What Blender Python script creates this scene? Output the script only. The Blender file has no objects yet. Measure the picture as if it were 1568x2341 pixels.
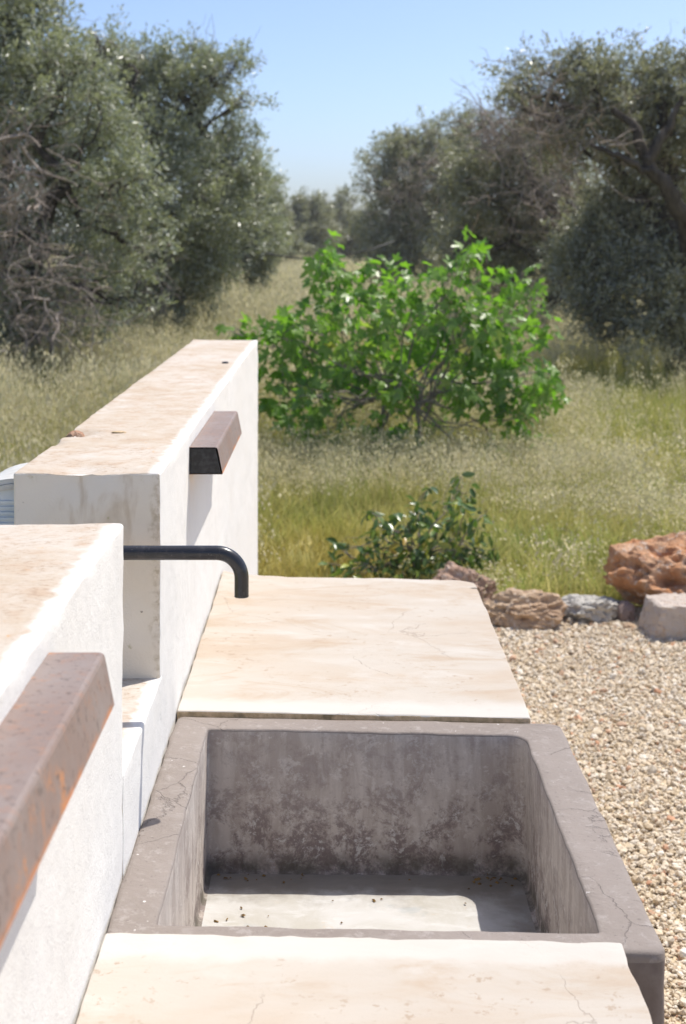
import bpy, bmesh, math, random
import numpy as np
from mathutils import Vector, Matrix, noise as mnoise

# ------------------------------------------------------------------ camera, sky, sun, exposure
scene = bpy.context.scene
COL = scene.collection
EYE = 1.65                      # eye height above the gravel
FPX = 3251.0                    # focal length in photo units (photo width 1568)
VX, HY = 764.0, 539.0           # vanishing point and horizon of the photo

cam_d = bpy.data.cameras.new('camera')
cam = bpy.data.objects.new('camera', cam_d); COL.objects.link(cam)
cam.location = (0, 0, EYE); cam.rotation_euler = (math.radians(90), 0, 0)
cam_d.sensor_fit = 'HORIZONTAL'; cam_d.sensor_width = 24.0
cam_d.lens = 24.0 * FPX / 1568.0
cam_d.shift_x = 20.0 / 1568.0
cam_d.shift_y = -631.5 / 1568.0
cam_d.clip_start = 0.05; cam_d.clip_end = 2000
cam_d.dof.use_dof = True; cam_d.dof.focus_distance = 2.05; cam_d.dof.aperture_fstop = 9.0
scene.camera = cam

SUN_TRAVEL = Vector((-0.405, -0.35, -1.0)).normalized()
S = -SUN_TRAVEL
sun_el = math.asin(S.z); sun_az = math.atan2(S.x, S.y)
world = bpy.data.worlds.new('World'); scene.world = world; world.use_nodes = True
wn = world.node_tree.nodes; wl = world.node_tree.links
bgn = wn['Background']
sky = wn.new('ShaderNodeTexSky'); sky.sky_type = 'NISHITA'; sky.sun_disc = False
sky.sun_elevation = sun_el; sky.sun_rotation = sun_az
sky.altitude = 0; sky.air_density = 0.62; sky.dust_density = 1.7; sky.ozone_density = 4.0
wl.new(sky.outputs[0], bgn.inputs[0]); bgn.inputs[1].default_value = 0.108

sun_d = bpy.data.lights.new('sun', 'SUN'); sun_d.energy = 2.75; sun_d.angle = math.radians(0.53)
sun_d.color = (1.0, 0.95, 0.87)
sun = bpy.data.objects.new('sun', sun_d); COL.objects.link(sun)
sun.rotation_euler = SUN_TRAVEL.to_track_quat('-Z', 'Y').to_euler(); sun.location = (5, 5, 12)

vs = scene.view_settings
vs.view_transform = 'Standard'; vs.look = 'None'; vs.exposure = 0.96; vs.gamma = 1.0
vs.use_curve_mapping = False
scene.cycles.max_bounces = 8; scene.cycles.diffuse_bounces = 4; scene.cycles.transparent_max_bounces = 8

rng = np.random.default_rng(7)
random.seed(7)

# ------------------------------------------------------------------ helpers
def at(px, py, Y):
    return Vector(((px - VX) * Y / FPX, Y, EYE - (py - HY) * Y / FPX))

def tag(o, label=None, cat=None, group=None, kind=None):
    if label: o['label'] = label
    if cat: o['category'] = cat
    if group: o['group'] = group
    if kind: o['kind'] = kind
    return o

def empty(name, loc=(0, 0, 0)):
    o = bpy.data.objects.new(name, None); COL.objects.link(o); o.location = loc
    o.empty_display_size = 0.1
    return o

def np_mesh(name, V, F, mats, attrs=None, smooth=False, midx=None):
    V = np.asarray(V, dtype=np.float32); F = np.asarray(F, dtype=np.int32)
    me = bpy.data.meshes.new(name)
    me.vertices.add(len(V)); me.vertices.foreach_set('co', V.ravel())
    m, k = F.shape
    me.loops.add(m * k); me.loops.foreach_set('vertex_index', F.ravel())
    me.polygons.add(m); me.polygons.foreach_set('loop_start', np.arange(0, m * k, k, dtype=np.int32))
    if midx is not None: me.polygons.foreach_set('material_index', np.asarray(midx, dtype=np.int32))
    me.polygons.foreach_set('use_smooth', np.full(m, smooth, dtype=bool))
    if not isinstance(mats, (list, tuple)): mats = [mats]
    for mm in mats: me.materials.append(mm)
    if attrs:
        for an, av in attrs.items():
            a = me.attributes.new(an, 'FLOAT', 'POINT'); a.data.foreach_set('value', np.asarray(av, dtype=np.float32))
    me.update(calc_edges=True); me.validate()
    return me

def link(name, me, parent=None, loc=None):
    o = bpy.data.objects.new(name, me); COL.objects.link(o)
    if parent is not None: o.parent = parent
    if loc is not None: o.location = loc
    return o

def tube_arrays(paths, sides=6):
    """paths: list of (list of points, list of radii) -> V, quads"""
    VV, FF = [], []; off = 0
    ang = np.linspace(0, 2 * np.pi, sides, endpoint=False)
    ca, sa = np.cos(ang), np.sin(ang)
    for pts, rad in paths:
        P = np.array([tuple(p) for p in pts], dtype=float); n = len(P)
        R = np.asarray(rad, dtype=float)
        T = np.gradient(P, axis=0); T /= (np.linalg.norm(T, axis=1, keepdims=True) + 1e-9)
        ref = np.eye(3)[int(np.argmin(np.abs(T).max(0)))]
        A = np.cross(T, ref); A /= (np.linalg.norm(A, axis=1, keepdims=True) + 1e-9)
        B = np.cross(T, A)
        ring = P[:, None, :] + R[:, None, None] * (ca[None, :, None] * A[:, None, :] + sa[None, :, None] * B[:, None, :])
        VV.append(ring.reshape(-1, 3))
        i = np.arange(n - 1)[:, None] * sides; j = np.arange(sides)[None, :]; j2 = (j + 1) % sides
        FF.append(np.stack([i + j, i + j2, i + sides + j2, i + sides + j], -1).reshape(-1, 4) + off)
        off += n * sides
    return np.concatenate(VV), np.concatenate(FF)

def fbm(p, oct=3):
    s = 0; a = 1; t = 0
    for k in range(oct):
        s += a * mnoise.noise(p * (2.03 ** k)); t += a; a *= 0.5
    return s / t

# ------------------------------------------------------------------ material helpers
class NT:
    def __init__(self, name):
        self.m = bpy.data.materials.new(name); self.m.use_nodes = True
        self.t = self.m.node_tree; self.n = self.t.nodes; self.l = self.t.links
        self.b = self.n['Principled BSDF']; self.out = self.n['Material Output']
        self.geo = None; self.tc = None
    def _set(self, sock, v):
        if v is None: return
        if hasattr(v, 'is_linked') or isinstance(v, bpy.types.NodeSocket): self.l.new(v, sock)
        else:
            if isinstance(v, (tuple, list)) and len(v) == 3 and sock.type == 'RGBA': v = (*v, 1)
            sock.default_value = v
    def pos(self):
        if not self.geo: self.geo = self.n.new('ShaderNodeNewGeometry')
        return self.geo.outputs['Position']
    def obj(self):
        if not self.tc: self.tc = self.n.new('ShaderNodeTexCoord')
        return self.tc.outputs['Object']
    def mapping(self, vec, scale=(1, 1, 1), loc=(0, 0, 0), rot=(0, 0, 0)):
        k = self.n.new('ShaderNodeMapping'); self.l.new(vec, k.inputs[0])
        k.inputs['Scale'].default_value = scale; k.inputs['Location'].default_value = loc; k.inputs['Rotation'].default_value = rot
        return k.outputs[0]
    def noise(self, vec, scale, detail=4, rough=0.55, dist=0.0, col=False):
        k = self.n.new('ShaderNodeTexNoise'); self.l.new(vec, k.inputs['Vector'])
        k.inputs['Scale'].default_value = scale; k.inputs['Detail'].default_value = detail
        k.inputs['Roughness'].default_value = rough; k.inputs['Distortion'].default_value = dist
        return k.outputs['Color' if col else 'Fac']
    def voro(self, vec, scale, feature='F1', out='Distance', rand=1.0):
        k = self.n.new('ShaderNodeTexVoronoi'); k.feature = feature; self.l.new(vec, k.inputs['Vector'])
        k.inputs['Scale'].default_value = scale; k.inputs['Randomness'].default_value = rand
        return k.outputs[out]
    def ramp(self, fac, a, b, lo=0.0, hi=1.0):
        k = self.n.new('ShaderNodeMapRange'); k.interpolation_type = 'SMOOTHSTEP'
        self._set(k.inputs[0], fac); k.inputs[1].default_value = a; k.inputs[2].default_value = b
        k.inputs[3].default_value = lo; k.inputs[4].default_value = hi
        return k.outputs[0]
    def mix(self, fac, a, b, mode='MIX'):
        k = self.n.new('ShaderNodeMix'); k.data_type = 'RGBA'; k.blend_type = mode
        self._set(k.inputs[0], fac); self._set(k.inputs[6], a); self._set(k.inputs[7], b)
        return k.outputs[2]
    def math(self, op, a, b=0.0, c=None):
        k = self.n.new('ShaderNodeMath'); k.operation = op
        self._set(k.inputs[0], a); self._set(k.inputs[1], b)
        if c is not None: self._set(k.inputs[2], c)
        return k.outputs[0]
    def attr(self, name):
        k = self.n.new('ShaderNodeAttribute'); k.attribute_name = name
        return k.outputs['Fac']
    def sep(self, vec):
        k = self.n.new('ShaderNodeSeparateXYZ'); self.l.new(vec, k.inputs[0]); return k.outputs
    def orand(self):
        k = self.n.new('ShaderNodeObjectInfo'); return k.outputs['Random']
    def colramp(self, fac, stops):
        k = self.n.new('ShaderNodeValToRGB'); self._set(k.inputs[0], fac)
        e = k.color_ramp.elements
        while len(e) < len(stops): e.new(0.5)
        for el, (p, c) in zip(e, stops): el.position = p; el.color = (*c, 1)
        return k.outputs[0]
    def bump(self, h, strength=0.3, dist=0.002, prev=None):
        k = self.n.new('ShaderNodeBump'); k.inputs['Strength'].default_value = strength
        k.inputs['Distance'].default_value = dist; self.l.new(h, k.inputs['Height'])
        if prev is not None: self.l.new(prev, k.inputs['Normal'])
        return k.outputs[0]
    def final(self, col, rough=0.8, nrm=None, spec=0.3, metal=0.0):
        self._set(self.b.inputs['Base Color'], col); self._set(self.b.inputs['Roughness'], rough)
        self.b.inputs['Specular IOR Level'].default_value = spec; self._set(self.b.inputs['Metallic'], metal)
        if nrm is not None: self.l.new(nrm, self.b.inputs['Normal'])
        return self.m

WHITE = (0.775, 0.757, 0.718)

def mat_stucco():
    t = NT('white_stucco'); p = t.pos()
    big = t.noise(p, 2.3, 4); fine = t.noise(p, 420, 3, 0.7); mid = t.noise(p, 55, 4)
    col = t.mix(t.ramp(big, 0.35, 0.75, 0, 0.5), WHITE, (0.725, 0.695, 0.64))
    sp = t.ramp(t.noise(p, 170, 2, 0.5), 0.69, 0.74)
    col = t.mix(t.math('MULTIPLY', sp, 0.45), col, (0.36, 0.33, 0.29))
    sp2 = t.ramp(t.noise(p, 26, 5, 0.6), 0.70, 0.76)
    col = t.mix(t.math('MULTIPLY', sp2, 0.35), col, (0.60, 0.50, 0.36))
    n = t.bump(fine, 0.5, 0.0022); n = t.bump(mid, 0.3, 0.004, n)
    return t.final(col, 0.9, n, 0.15)

WX1_ = -0.2656
def mat_wall_top():
    t = NT('weathered_plaster_top'); p = t.pos()
    big = t.noise(p, 3.2, 5, 0.6); mid = t.noise(p, 22, 5, 0.65); fine = t.noise(t.mapping(p, (0.6, 1, 1)), 150, 4, 0.75)
    col = t.mix(t.ramp(big, 0.32, 0.68), (0.535, 0.48, 0.415), (0.475, 0.395, 0.305))
    col = t.mix(t.ramp(mid, 0.45, 0.72, 0, 0.75), col, (0.44, 0.325, 0.23))
    col = t.mix(t.ramp(mid, 0.46, 0.30, 0, 0.6), col, (0.56, 0.53, 0.485))
    g = t.math('MULTIPLY', t.ramp(fine, 0.50, 0.66), t.ramp(t.noise(p, 11, 4), 0.35, 0.62, 0.2, 0.8))
    col = t.mix(g, col, (0.34, 0.245, 0.17))
    l2 = t.math('MULTIPLY', t.ramp(t.noise(p, 75, 3), 0.70, 0.76), 0.7)
    col = t.mix(l2, col, (0.58, 0.29, 0.08))
    dk = t.math('MULTIPLY', t.ramp(t.noise(p, 120, 4, 0.7), 0.70, 0.77), 0.5)
    col = t.mix(dk, col, (0.22, 0.18, 0.145))
    xx = t.math('ADD', t.sep(p)[0], t.math('MULTIPLY', t.math('SUBTRACT', t.noise(p, 45, 4), 0.5), 0.03))
    col = t.mix(t.ramp(xx, WX1_ - 0.026, WX1_ - 0.010, 0, 0.9), col, (0.68, 0.655, 0.615))
    n = t.bump(fine, 0.35, 0.0022); n = t.bump(mid, 0.25, 0.004, n)
    return t.final(col, 0.92, n, 0.15)

def mat_wall_end():
    t = NT('stained_plaster'); p = t.pos()
    pv = t.mapping(p, (1, 1, 0.35))
    big = t.noise(p, 5, 4, 0.6); streak = t.noise(pv, 18, 4, 0.6, 0.4); fine = t.noise(p, 260, 3, 0.7)
    col = t.mix(t.ramp(big, 0.35, 0.7), (0.87, 0.80, 0.69), (0.82, 0.72, 0.585))  # end-face base raised and warmed: missing fill light put into the colour
    z = t.sep(p)[2]
    # drip stains start at the coping and fade down the end face
    m = t.math('MULTIPLY', t.ramp(streak, 0.50, 0.68), t.ramp(z, 1.13, 1.285, 0.15, 0.85))
    col = t.mix(m, col, (0.56, 0.43, 0.29))
    lich = t.math('MULTIPLY', t.ramp(t.noise(p, 34, 5, 0.65), 0.64, 0.72), 0.7)
    col = t.mix(lich, col, (0.48, 0.42, 0.22))
    dk = t.math('MULTIPLY', t.ramp(t.noise(p, 90, 4, 0.65), 0.70, 0.76), 0.8)
    col = t.mix(dk, col, (0.20, 0.16, 0.11))
    xe = t.math('ADD', t.sep(p)[0], t.math('MULTIPLY', t.math('SUBTRACT', t.noise(p, 24, 5, 0.7), 0.5), 0.06))
    ed = t.math('MULTIPLY', t.ramp(xe, WX1_ - 0.020, WX1_ - 0.004), t.ramp(t.noise(p, 70, 4, 0.7), 0.42, 0.66, 0.0, 0.6))
    col = t.mix(ed, col, (0.46, 0.36, 0.21))
    n = t.bump(fine, 0.4, 0.002); n = t.bump(big, 0.3, 0.01, n)
    return t.final(col, 0.92, n, 0.12)

def cracks(t, p, scale, width, mask_scale, lo, hi, seed=(0, 0, 0)):
    w = t.noise(p, scale * 2.2, 5, 0.65, 0, True)
    k = t.n.new('ShaderNodeVectorMath'); k.operation = 'MULTIPLY_ADD'
    t.l.new(w, k.inputs[0]); k.inputs[1].default_value = (0.28 / scale,) * 3; t.l.new(p, k.inputs[2])
    v = t.voro(t.mapping(k.outputs[0], (1, 1, 1), seed), scale, 'DISTANCE_TO_EDGE')
    line = t.ramp(v, width, width * 0.25)
    mk = t.ramp(t.noise(t.mapping(p, (1, 1, 1), seed), mask_scale, 2), lo, hi)
    return t.math('MULTIPLY', line, mk)

def mat_bench():
    t = NT('cream_cement_plaster'); p = t.pos()
    ps = t.mapping(p, (0.42, 1.0, 1.0))
    big = t.noise(ps, 5.5, 5, 0.55, 0.3); mid = t.noise(ps, 16, 5, 0.6, 0.5); fine = t.noise(p, 240, 3, 0.7)
    col = t.mix(t.ramp(big, 0.40, 0.66), (0.455, 0.41, 0.355), (0.425, 0.35, 0.275))
    col = t.mix(t.ramp(mid, 0.52, 0.75, 0, 0.7), col, (0.50, 0.475, 0.435))
    col = t.mix(t.ramp(t.noise(ps, 9, 6, 0.7, 0.8), 0.50, 0.70, 0, 0.7), col, (0.385, 0.295, 0.21))
    patch = t.math('MULTIPLY', t.ramp(t.noise(p, 60, 5, 0.7), 0.57, 0.66), t.ramp(t.noise(p, 7, 3), 0.46, 0.60, 0, 0.8))
    col = t.mix(patch, col, (0.34, 0.265, 0.195))
    c = cracks(t, p, 3.4, 0.0045, 3.0, 0.50, 0.56)
    col = t.mix(t.math('MULTIPLY', c, 0.45), col, (0.27, 0.22, 0.18))
    sp = t.math('MULTIPLY', t.ramp(t.noise(p, 130, 3, 0.6), 0.72, 0.77), 0.7)
    col = t.mix(sp, col, (0.30, 0.24, 0.18))
    yy = t.math('ADD', t.sep(p)[1], t.math('MULTIPLY', t.math('SUBTRACT', t.noise(p, 20, 4), 0.5), 0.05))
    lip = t.math('MAXIMUM', t.math('MULTIPLY', t.ramp(yy, 1.555, 1.585), t.ramp(yy, 1.70, 1.66)), t.math('MULTIPLY', t.ramp(yy, 2.46, 2.41), t.ramp(yy, 2.30, 2.34)))
    col = t.mix(t.math('MULTIPLY', lip, 0.75), col, (0.52, 0.495, 0.455))
    n = t.bump(fine, 0.22, 0.0015); n = t.bump(t.math('SUBTRACT', mid, c), 0.35, 0.004, n)
    return t.final(col, 0.88, n, 0.15)

def mat_broken_edge():
    t = NT('exposed_mortar'); p = t.pos()
    a = t.noise(p, 60, 5, 0.7)
    col = t.mix(t.ramp(a, 0.35, 0.65), (0.60, 0.45, 0.29), (0.42, 0.32, 0.19))
    col = t.mix(t.ramp(t.noise(p, 25, 3), 0.55, 0.66, 0, 0.7), col, (0.16, 0.14, 0.08))
    return t.final(col, 0.95, t.bump(a, 0.8, 0.006), 0.1)

def basin_common(t, base, dark, light):
    p = t.pos()
    big = t.noise(p, 6, 5, 0.6); mid = t.noise(p, 26, 6, 0.68); fine = t.noise(p, 220, 3, 0.7)
    return p, big, mid, fine

def mat_basin_rim():
    t = NT('mauve_cement_rim'); p = t.pos()
    big = t.noise(p, 5, 5, 0.6); mid = t.noise(p, 24, 6, 0.68, 0.5); fine = t.noise(p, 230, 3, 0.7)
    col = t.mix(t.ramp(big, 0.3, 0.7), (0.258, 0.221, 0.196), (0.225, 0.190, 0.165))
    col = t.mix(t.ramp(mid, 0.52, 0.72, 0, 0.6), col, (0.31, 0.276, 0.25))
    c = cracks(t, p, 5.5, 0.006, 5.0, 0.48, 0.55, (3.1, 1.2, 0))
    col = t.mix(t.math('MULTIPLY', c, 0.28), col, (0.11, 0.09, 0.08))
    sp = t.ramp(t.noise(p, 85, 2, 0.5), 0.745, 0.77)
    col = t.mix(t.math('MULTIPLY', sp, 0.8), col, (0.68, 0.65, 0.62))
    pit = t.math('MULTIPLY', t.ramp(t.noise(p, 150, 3, 0.6), 0.64, 0.70), 0.55)
    col = t.mix(pit, col, (0.13, 0.107, 0.095))
    col = t.mix(t.ramp(t.noise(p, 55, 6, 0.75), 0.54, 0.66, 0, 0.5), col, (0.36, 0.325, 0.30))
    n = t.bump(fine, 0.3, 0.0015); n = t.bump(t.math('SUBTRACT', mid, c), 0.6, 0.005, n)
    return t.final(col, 0.78, n, 0.25)

def mat_basin_inside():
    t = NT('stained_cement_inside'); p = t.pos()
    pv = t.mapping(p, (1.0, 1.0, 0.30))
    big = t.noise(p, 7, 5, 0.6); streak = t.noise(t.mapping(p, (1.0, 1.0, 0.16)), 42, 5, 0.6, 0.3); mid = t.noise(p, 46, 8, 0.8, 0.4); fine = t.noise(p, 240, 3, 0.7)
    z = t.sep(p)[2]
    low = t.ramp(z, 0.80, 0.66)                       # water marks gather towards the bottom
    col = t.mix(t.ramp(streak, 0.38, 0.66), (0.40, 0.34, 0.295), (0.53, 0.47, 0.415))
    col = t.mix(t.ramp(mid, 0.53, 0.60, 0, 0.65), col, (0.60, 0.55, 0.495))
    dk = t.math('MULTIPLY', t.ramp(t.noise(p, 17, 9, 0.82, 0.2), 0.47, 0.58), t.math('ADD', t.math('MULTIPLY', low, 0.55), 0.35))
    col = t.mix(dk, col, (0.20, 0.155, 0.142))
    ef = t.math('MULTIPLY', t.ramp(t.noise(p, 34, 8, 0.8, 0.4), 0.56, 0.63), t.math('ADD', t.math('MULTIPLY', low, 0.7), 0.08))
    col = t.mix(ef, col, (0.66, 0.63, 0.585))
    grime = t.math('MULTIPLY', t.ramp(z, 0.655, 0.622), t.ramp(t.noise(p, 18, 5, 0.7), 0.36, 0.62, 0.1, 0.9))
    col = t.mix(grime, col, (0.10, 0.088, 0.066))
    n = t.bump(fine, 0.2, 0.0012); n = t.bump(mid, 0.35, 0.003, n)
    return t.final(col, 0.75, n, 0.3)

def mat_basin_floor():
    t = NT('pale_cement_floor'); p = t.pos()
    big = t.noise(p, 6, 6, 0.65, 0.8); mid = t.noise(t.mapping(p, (0.6, 1.4, 1)), 24, 6, 0.7, 0.6)
    col = t.mix(t.ramp(big, 0.35, 0.66), (0.50, 0.485, 0.46), (0.41, 0.385, 0.335))
    col = t.mix(t.ramp(mid, 0.50, 0.68, 0, 0.7), col, (0.55, 0.54, 0.52))
    col = t.mix(t.ramp(t.noise(p, 14, 5, 0.7, 0.5), 0.60, 0.72, 0, 0.7), col, (0.50, 0.38, 0.26))
    col = t.mix(t.ramp(t.noise(p, 11, 5, 0.7, 1.0), 0.56, 0.70, 0, 0.6), col, (0.33, 0.35, 0.355))
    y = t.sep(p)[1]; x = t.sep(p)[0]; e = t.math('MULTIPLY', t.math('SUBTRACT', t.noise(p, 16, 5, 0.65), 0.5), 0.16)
    silt_shade = t.math('MAXIMUM', t.ramp(t.math('ADD', y, e), 2.19, 2.27), t.math('MULTIPLY', t.ramp(t.math('ADD', x, e), 0.22, 0.30), 0.75))  # brown grime by far edge, plus shade beside far and right walls painted in
    col = t.mix(t.math('MULTIPLY', silt_shade, 0.85), col, t.mix(mid, (0.12, 0.10, 0.075), (0.26, 0.225, 0.18)))
    n = t.bump(mid, 0.3, 0.003)
    return t.final(col, 0.7, n, 0.3)

def mat_rust():
    t = NT('rusted_steel'); p = t.pos()
    big = t.noise(p, 9, 5, 0.65); g = t.noise(p, 70, 5, 0.7); fine = t.noise(p, 300, 3, 0.7)
    k = t.n.new('ShaderNodeNewGeometry'); nz = t.sep(k.outputs['Normal'])[2]
    col = t.mix(t.ramp(big, 0.35, 0.68), (0.225, 0.165, 0.14), (0.25, 0.205, 0.185))
    col = t.mix(t.ramp(g, 0.50, 0.70, 0, 0.7), col, (0.285, 0.165, 0.115))
    col = t.mix(t.math('MULTIPLY', t.ramp(t.noise(p, 16, 6, 0.7, 0.4), 0.58, 0.71), t.ramp(fine, 0.35, 0.6, 0.3, 0.9)), col, (0.50, 0.20, 0.06))
    dk = t.math('MULTIPLY', t.ramp(t.noise(p, 110, 4, 0.7), 0.55, 0.66), 0.75)
    col = t.mix(dk, col, (0.115, 0.085, 0.07))
    z = t.sep(p)[2]
    low = t.math('MULTIPLY', t.ramp(z, 1.222, 1.214), t.ramp(t.noise(p, 22, 4), 0.35, 0.6))
    col = t.mix(low, col, (0.50, 0.19, 0.07))
    n = t.bump(fine, 0.25, 0.001); n = t.bump(g, 0.2, 0.001, n)
    return t.final(col, 0.62, n, 0.35)

def mat_simple(name, col, rough=0.6, spec=0.3, nscale=None, col2=None, bumpd=0.0, metal=0):
    t = NT(name); p = t.obj(); n = None; c = col
    if nscale:
        f = t.noise(p, nscale, 5, 0.65)
        c = t.mix(t.ramp(f, 0.4, 0.66), col, col2 or tuple(x * 0.7 for x in col))
        if bumpd: n = t.bump(f, 0.5, bumpd)
    return t.final(c, rough, n, spec, metal)

def mat_pipe():
    t = NT('dark_painted_pipe'); p = t.pos()
    col = t.mix(t.ramp(t.noise(p, 60, 5, 0.7), 0.5, 0.7, 0, 0.5), (0.028, 0.028, 0.032), (0.07, 0.068, 0.066))
    col = t.mix(t.math('MULTIPLY', t.ramp(t.noise(p, 240, 3, 0.6), 0.67, 0.72), 0.5), col, (0.25, 0.24, 0.22))
    r = t.ramp(t.noise(p, 40, 4), 0.3, 0.7, 0.16, 0.30)
    return t.final(col, r, None, 0.5)

def mat_leaf(name, top, top2, under, rough, transl=0.25, spec=0.5, brown=None):
    t = NT(name); r = t.attr('rnd')
    c = t.mix(r, top, top2)
    if brown: c = t.mix(t.ramp(r, 0.965, 0.975), c, brown)
    if not t.geo: t.geo = t.n.new('ShaderNodeNewGeometry')
    bf = t.geo.outputs['Backfacing']
    c2 = t.mix(bf, c, under)
    t.final(c2, rough, None, spec)
    tr = t.n.new('ShaderNodeBsdfTranslucent')
    t.l.new(t.mix(0.35, c, (top2[0] * 1.6, top2[1] * 1.7, top2[2] * 0.8)), tr.inputs[0])
    ms = t.n.new('ShaderNodeMixShader'); ms.inputs[0].default_value = transl
    t.l.new(t.b.outputs[0], ms.inputs[1]); t.l.new(tr.outputs[0], ms.inputs[2]); t.l.new(ms.outputs[0], t.out.inputs[0])
    return t.m

def mat_leaf_objects(name, cols, under, rough, transl, spec):
    """for single leaves that are objects of their own: colour varies per object"""
    t = NT(name); r = t.orand()
    c = t.colramp(r, cols)
    v = t.noise(t.obj(), 30, 3)
    c = t.mix(t.ramp(v, 0.35, 0.7, 0, 0.35), c, (0.10, 0.17, 0.045))
    if not t.geo: t.geo = t.n.new('ShaderNodeNewGeometry')
    c2 = t.mix(t.geo.outputs['Backfacing'], c, under)
    t.final(c2, rough, None, spec)
    tr = t.n.new('ShaderNodeBsdfTranslucent'); t.l.new(t.mix(0.5, c, (0.16, 0.30, 0.03)), tr.inputs[0])
    ms = t.n.new('ShaderNodeMixShader'); ms.inputs[0].default_value = transl
    t.l.new(t.b.outputs[0], ms.inputs[1]); t.l.new(tr.outputs[0], ms.inputs[2]); t.l.new(ms.outputs[0], t.out.inputs[0])
    return t.m

def mat_grass():
    t = NT('dry_meadow_grass'); p = t.pos(); h = t.attr('h'); r = t.attr('rnd'); oat = t.attr('oat')
    patch = t.noise(p, 0.55, 3, 0.55); p2 = t.noise(t.mapping(p, (1, 1, 0.1), (9, 3, 0)), 1.6, 3, 0.6)
    green = t.mix(r, (0.32, 0.37, 0.085), (0.48, 0.49, 0.14))
    straw = t.mix(r, (0.66, 0.58, 0.25), (0.58, 0.53, 0.20))
    c = t.mix(t.ramp(t.math('ADD', t.math('MULTIPLY', patch, 0.65), t.math('MULTIPLY', r, 0.35)), 0.36, 0.60), green, straw)
    c = t.mix(t.math('MULTIPLY', t.ramp(p2, 0.52, 0.68), 0.75), c, (0.27, 0.37, 0.085))
    c = t.mix(t.math('MULTIPLY', t.ramp(h, 0.45, 0.0), t.ramp(r, 0.3, 0.8, 0.2, 0.8)), c, (0.52, 0.40, 0.13))
    c = t.mix(oat, c, t.mix(r, (0.76, 0.69, 0.49), (0.66, 0.58, 0.38)))
    pz = t.sep(p); og = t.math('MULTIPLY', t.math('MULTIPLY', t.ramp(pz[0], 0.55, 0.05), t.ramp(pz[1], 8.2, 7.2)), t.ramp(p2, 0.35, 0.6))
    c = t.mix(t.math('MULTIPLY', og, t.math('SUBTRACT', 0.6, t.math('MULTIPLY', oat, 0.6))), c, (0.47, 0.33, 0.075))
    orn = t.orand()
    c = t.mix(t.ramp(orn, 0.0, 1.0, 0.45, 0.0), c, t.mix(1.0, c, (0.55, 0.62, 0.45), 'MULTIPLY'))
    c = t.mix(t.ramp(orn, 0.72, 1.0, 0.0, 0.40), c, (0.60, 0.53, 0.22))
    t.final(c, 0.6, None, 0.3)
    tr = t.n.new('ShaderNodeBsdfTranslucent'); t.l.new(c, tr.inputs[0])
    ms = t.n.new('ShaderNodeMixShader'); ms.inputs[0].default_value = 0.5
    t.l.new(t.b.outputs[0], ms.inputs[1]); t.l.new(tr.outputs[0], ms.inputs[2]); t.l.new(ms.outputs[0], t.out.inputs[0])
    return t.m

def mat_pebble():
    t = NT('limestone_pebble'); r = t.orand()
    c = t.colramp(r, [(0.0, (0.55, 0.43, 0.28)), (0.18, (0.62, 0.51, 0.37)), (0.42, (0.69, 0.60, 0.47)), (0.62, (0.57, 0.45, 0.30)),
                      (0.82, (0.75, 0.69, 0.59)), (0.94, (0.52, 0.43, 0.32)), (0.985, (0.50, 0.25, 0.14)), (1.0, (0.57, 0.36, 0.22))])
    f = t.noise(t.pos(), 160, 3)
    c = t.mix(t.ramp(f, 0.4, 0.7, 0, 0.4), c, (0.42, 0.35, 0.25))
    return t.final(c, 0.85, None, 0.2)

def mat_ground():
    t = NT('meadow_soil'); p = t.pos()
    a = t.noise(p, 0.6, 6, 0.65); b = t.noise(p, 9, 5, 0.7)
    c = t.mix(t.ramp(a, 0.38, 0.62), (0.38, 0.35, 0.13), (0.48, 0.41, 0.18))
    c = t.mix(t.ramp(b, 0.45, 0.7, 0, 0.6), c, (0.13, 0.11, 0.05))
    return t.final(c, 0.95, t.bump(b, 0.6, 0.05), 0.1)

def mat_gravel_bed():
    t = NT('gravel_bed'); p = t.pos()
    v = t.voro(p, 85, 'F1', 'Color'); d = t.voro(p, 85)
    c = t.mix(t.sep(v)[0], (0.54, 0.43, 0.29), (0.66, 0.56, 0.41))
    c = t.mix(t.ramp(d, 0.35, 0.75, 0, 0.7), c, (0.22, 0.165, 0.10))
    return t.final(c, 0.9, t.bump(d, -0.6, 0.008), 0.15)

def mat_rock(name, base, base2, crust, crust_amt, pit):
    t = NT(name); p = t.obj()
    a = t.noise(p, 5, 5, 0.65); b = t.noise(p, 22, 6, 0.7, 0.4); f = t.noise(p, 120, 3)
    c = t.mix(t.ramp(a, 0.36, 0.64), base, base2)
    c = t.mix(t.ramp(b, 0.52, 0.66, 0, crust_amt), c, crust)
    c = t.mix(t.ramp(t.noise(p, 11, 5, 0.7), 0.55, 0.68, 0, 0.75), c, pit)
    return t.final(c, 0.92, t.bump(f, 0.7, 0.008, t.bump(b, 0.9, 0.03)), 0.15)

def mat_bark(name, a, b):
    t = NT(name); p = t.pos()
    n1 = t.noise(t.mapping(p, (1, 1, 0.3)), 16, 5, 0.7)
    return t.final(t.mix(t.ramp(n1, 0.35, 0.65), a, b), 0.95, t.bump(n1, 0.7, 0.02), 0.1)

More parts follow.
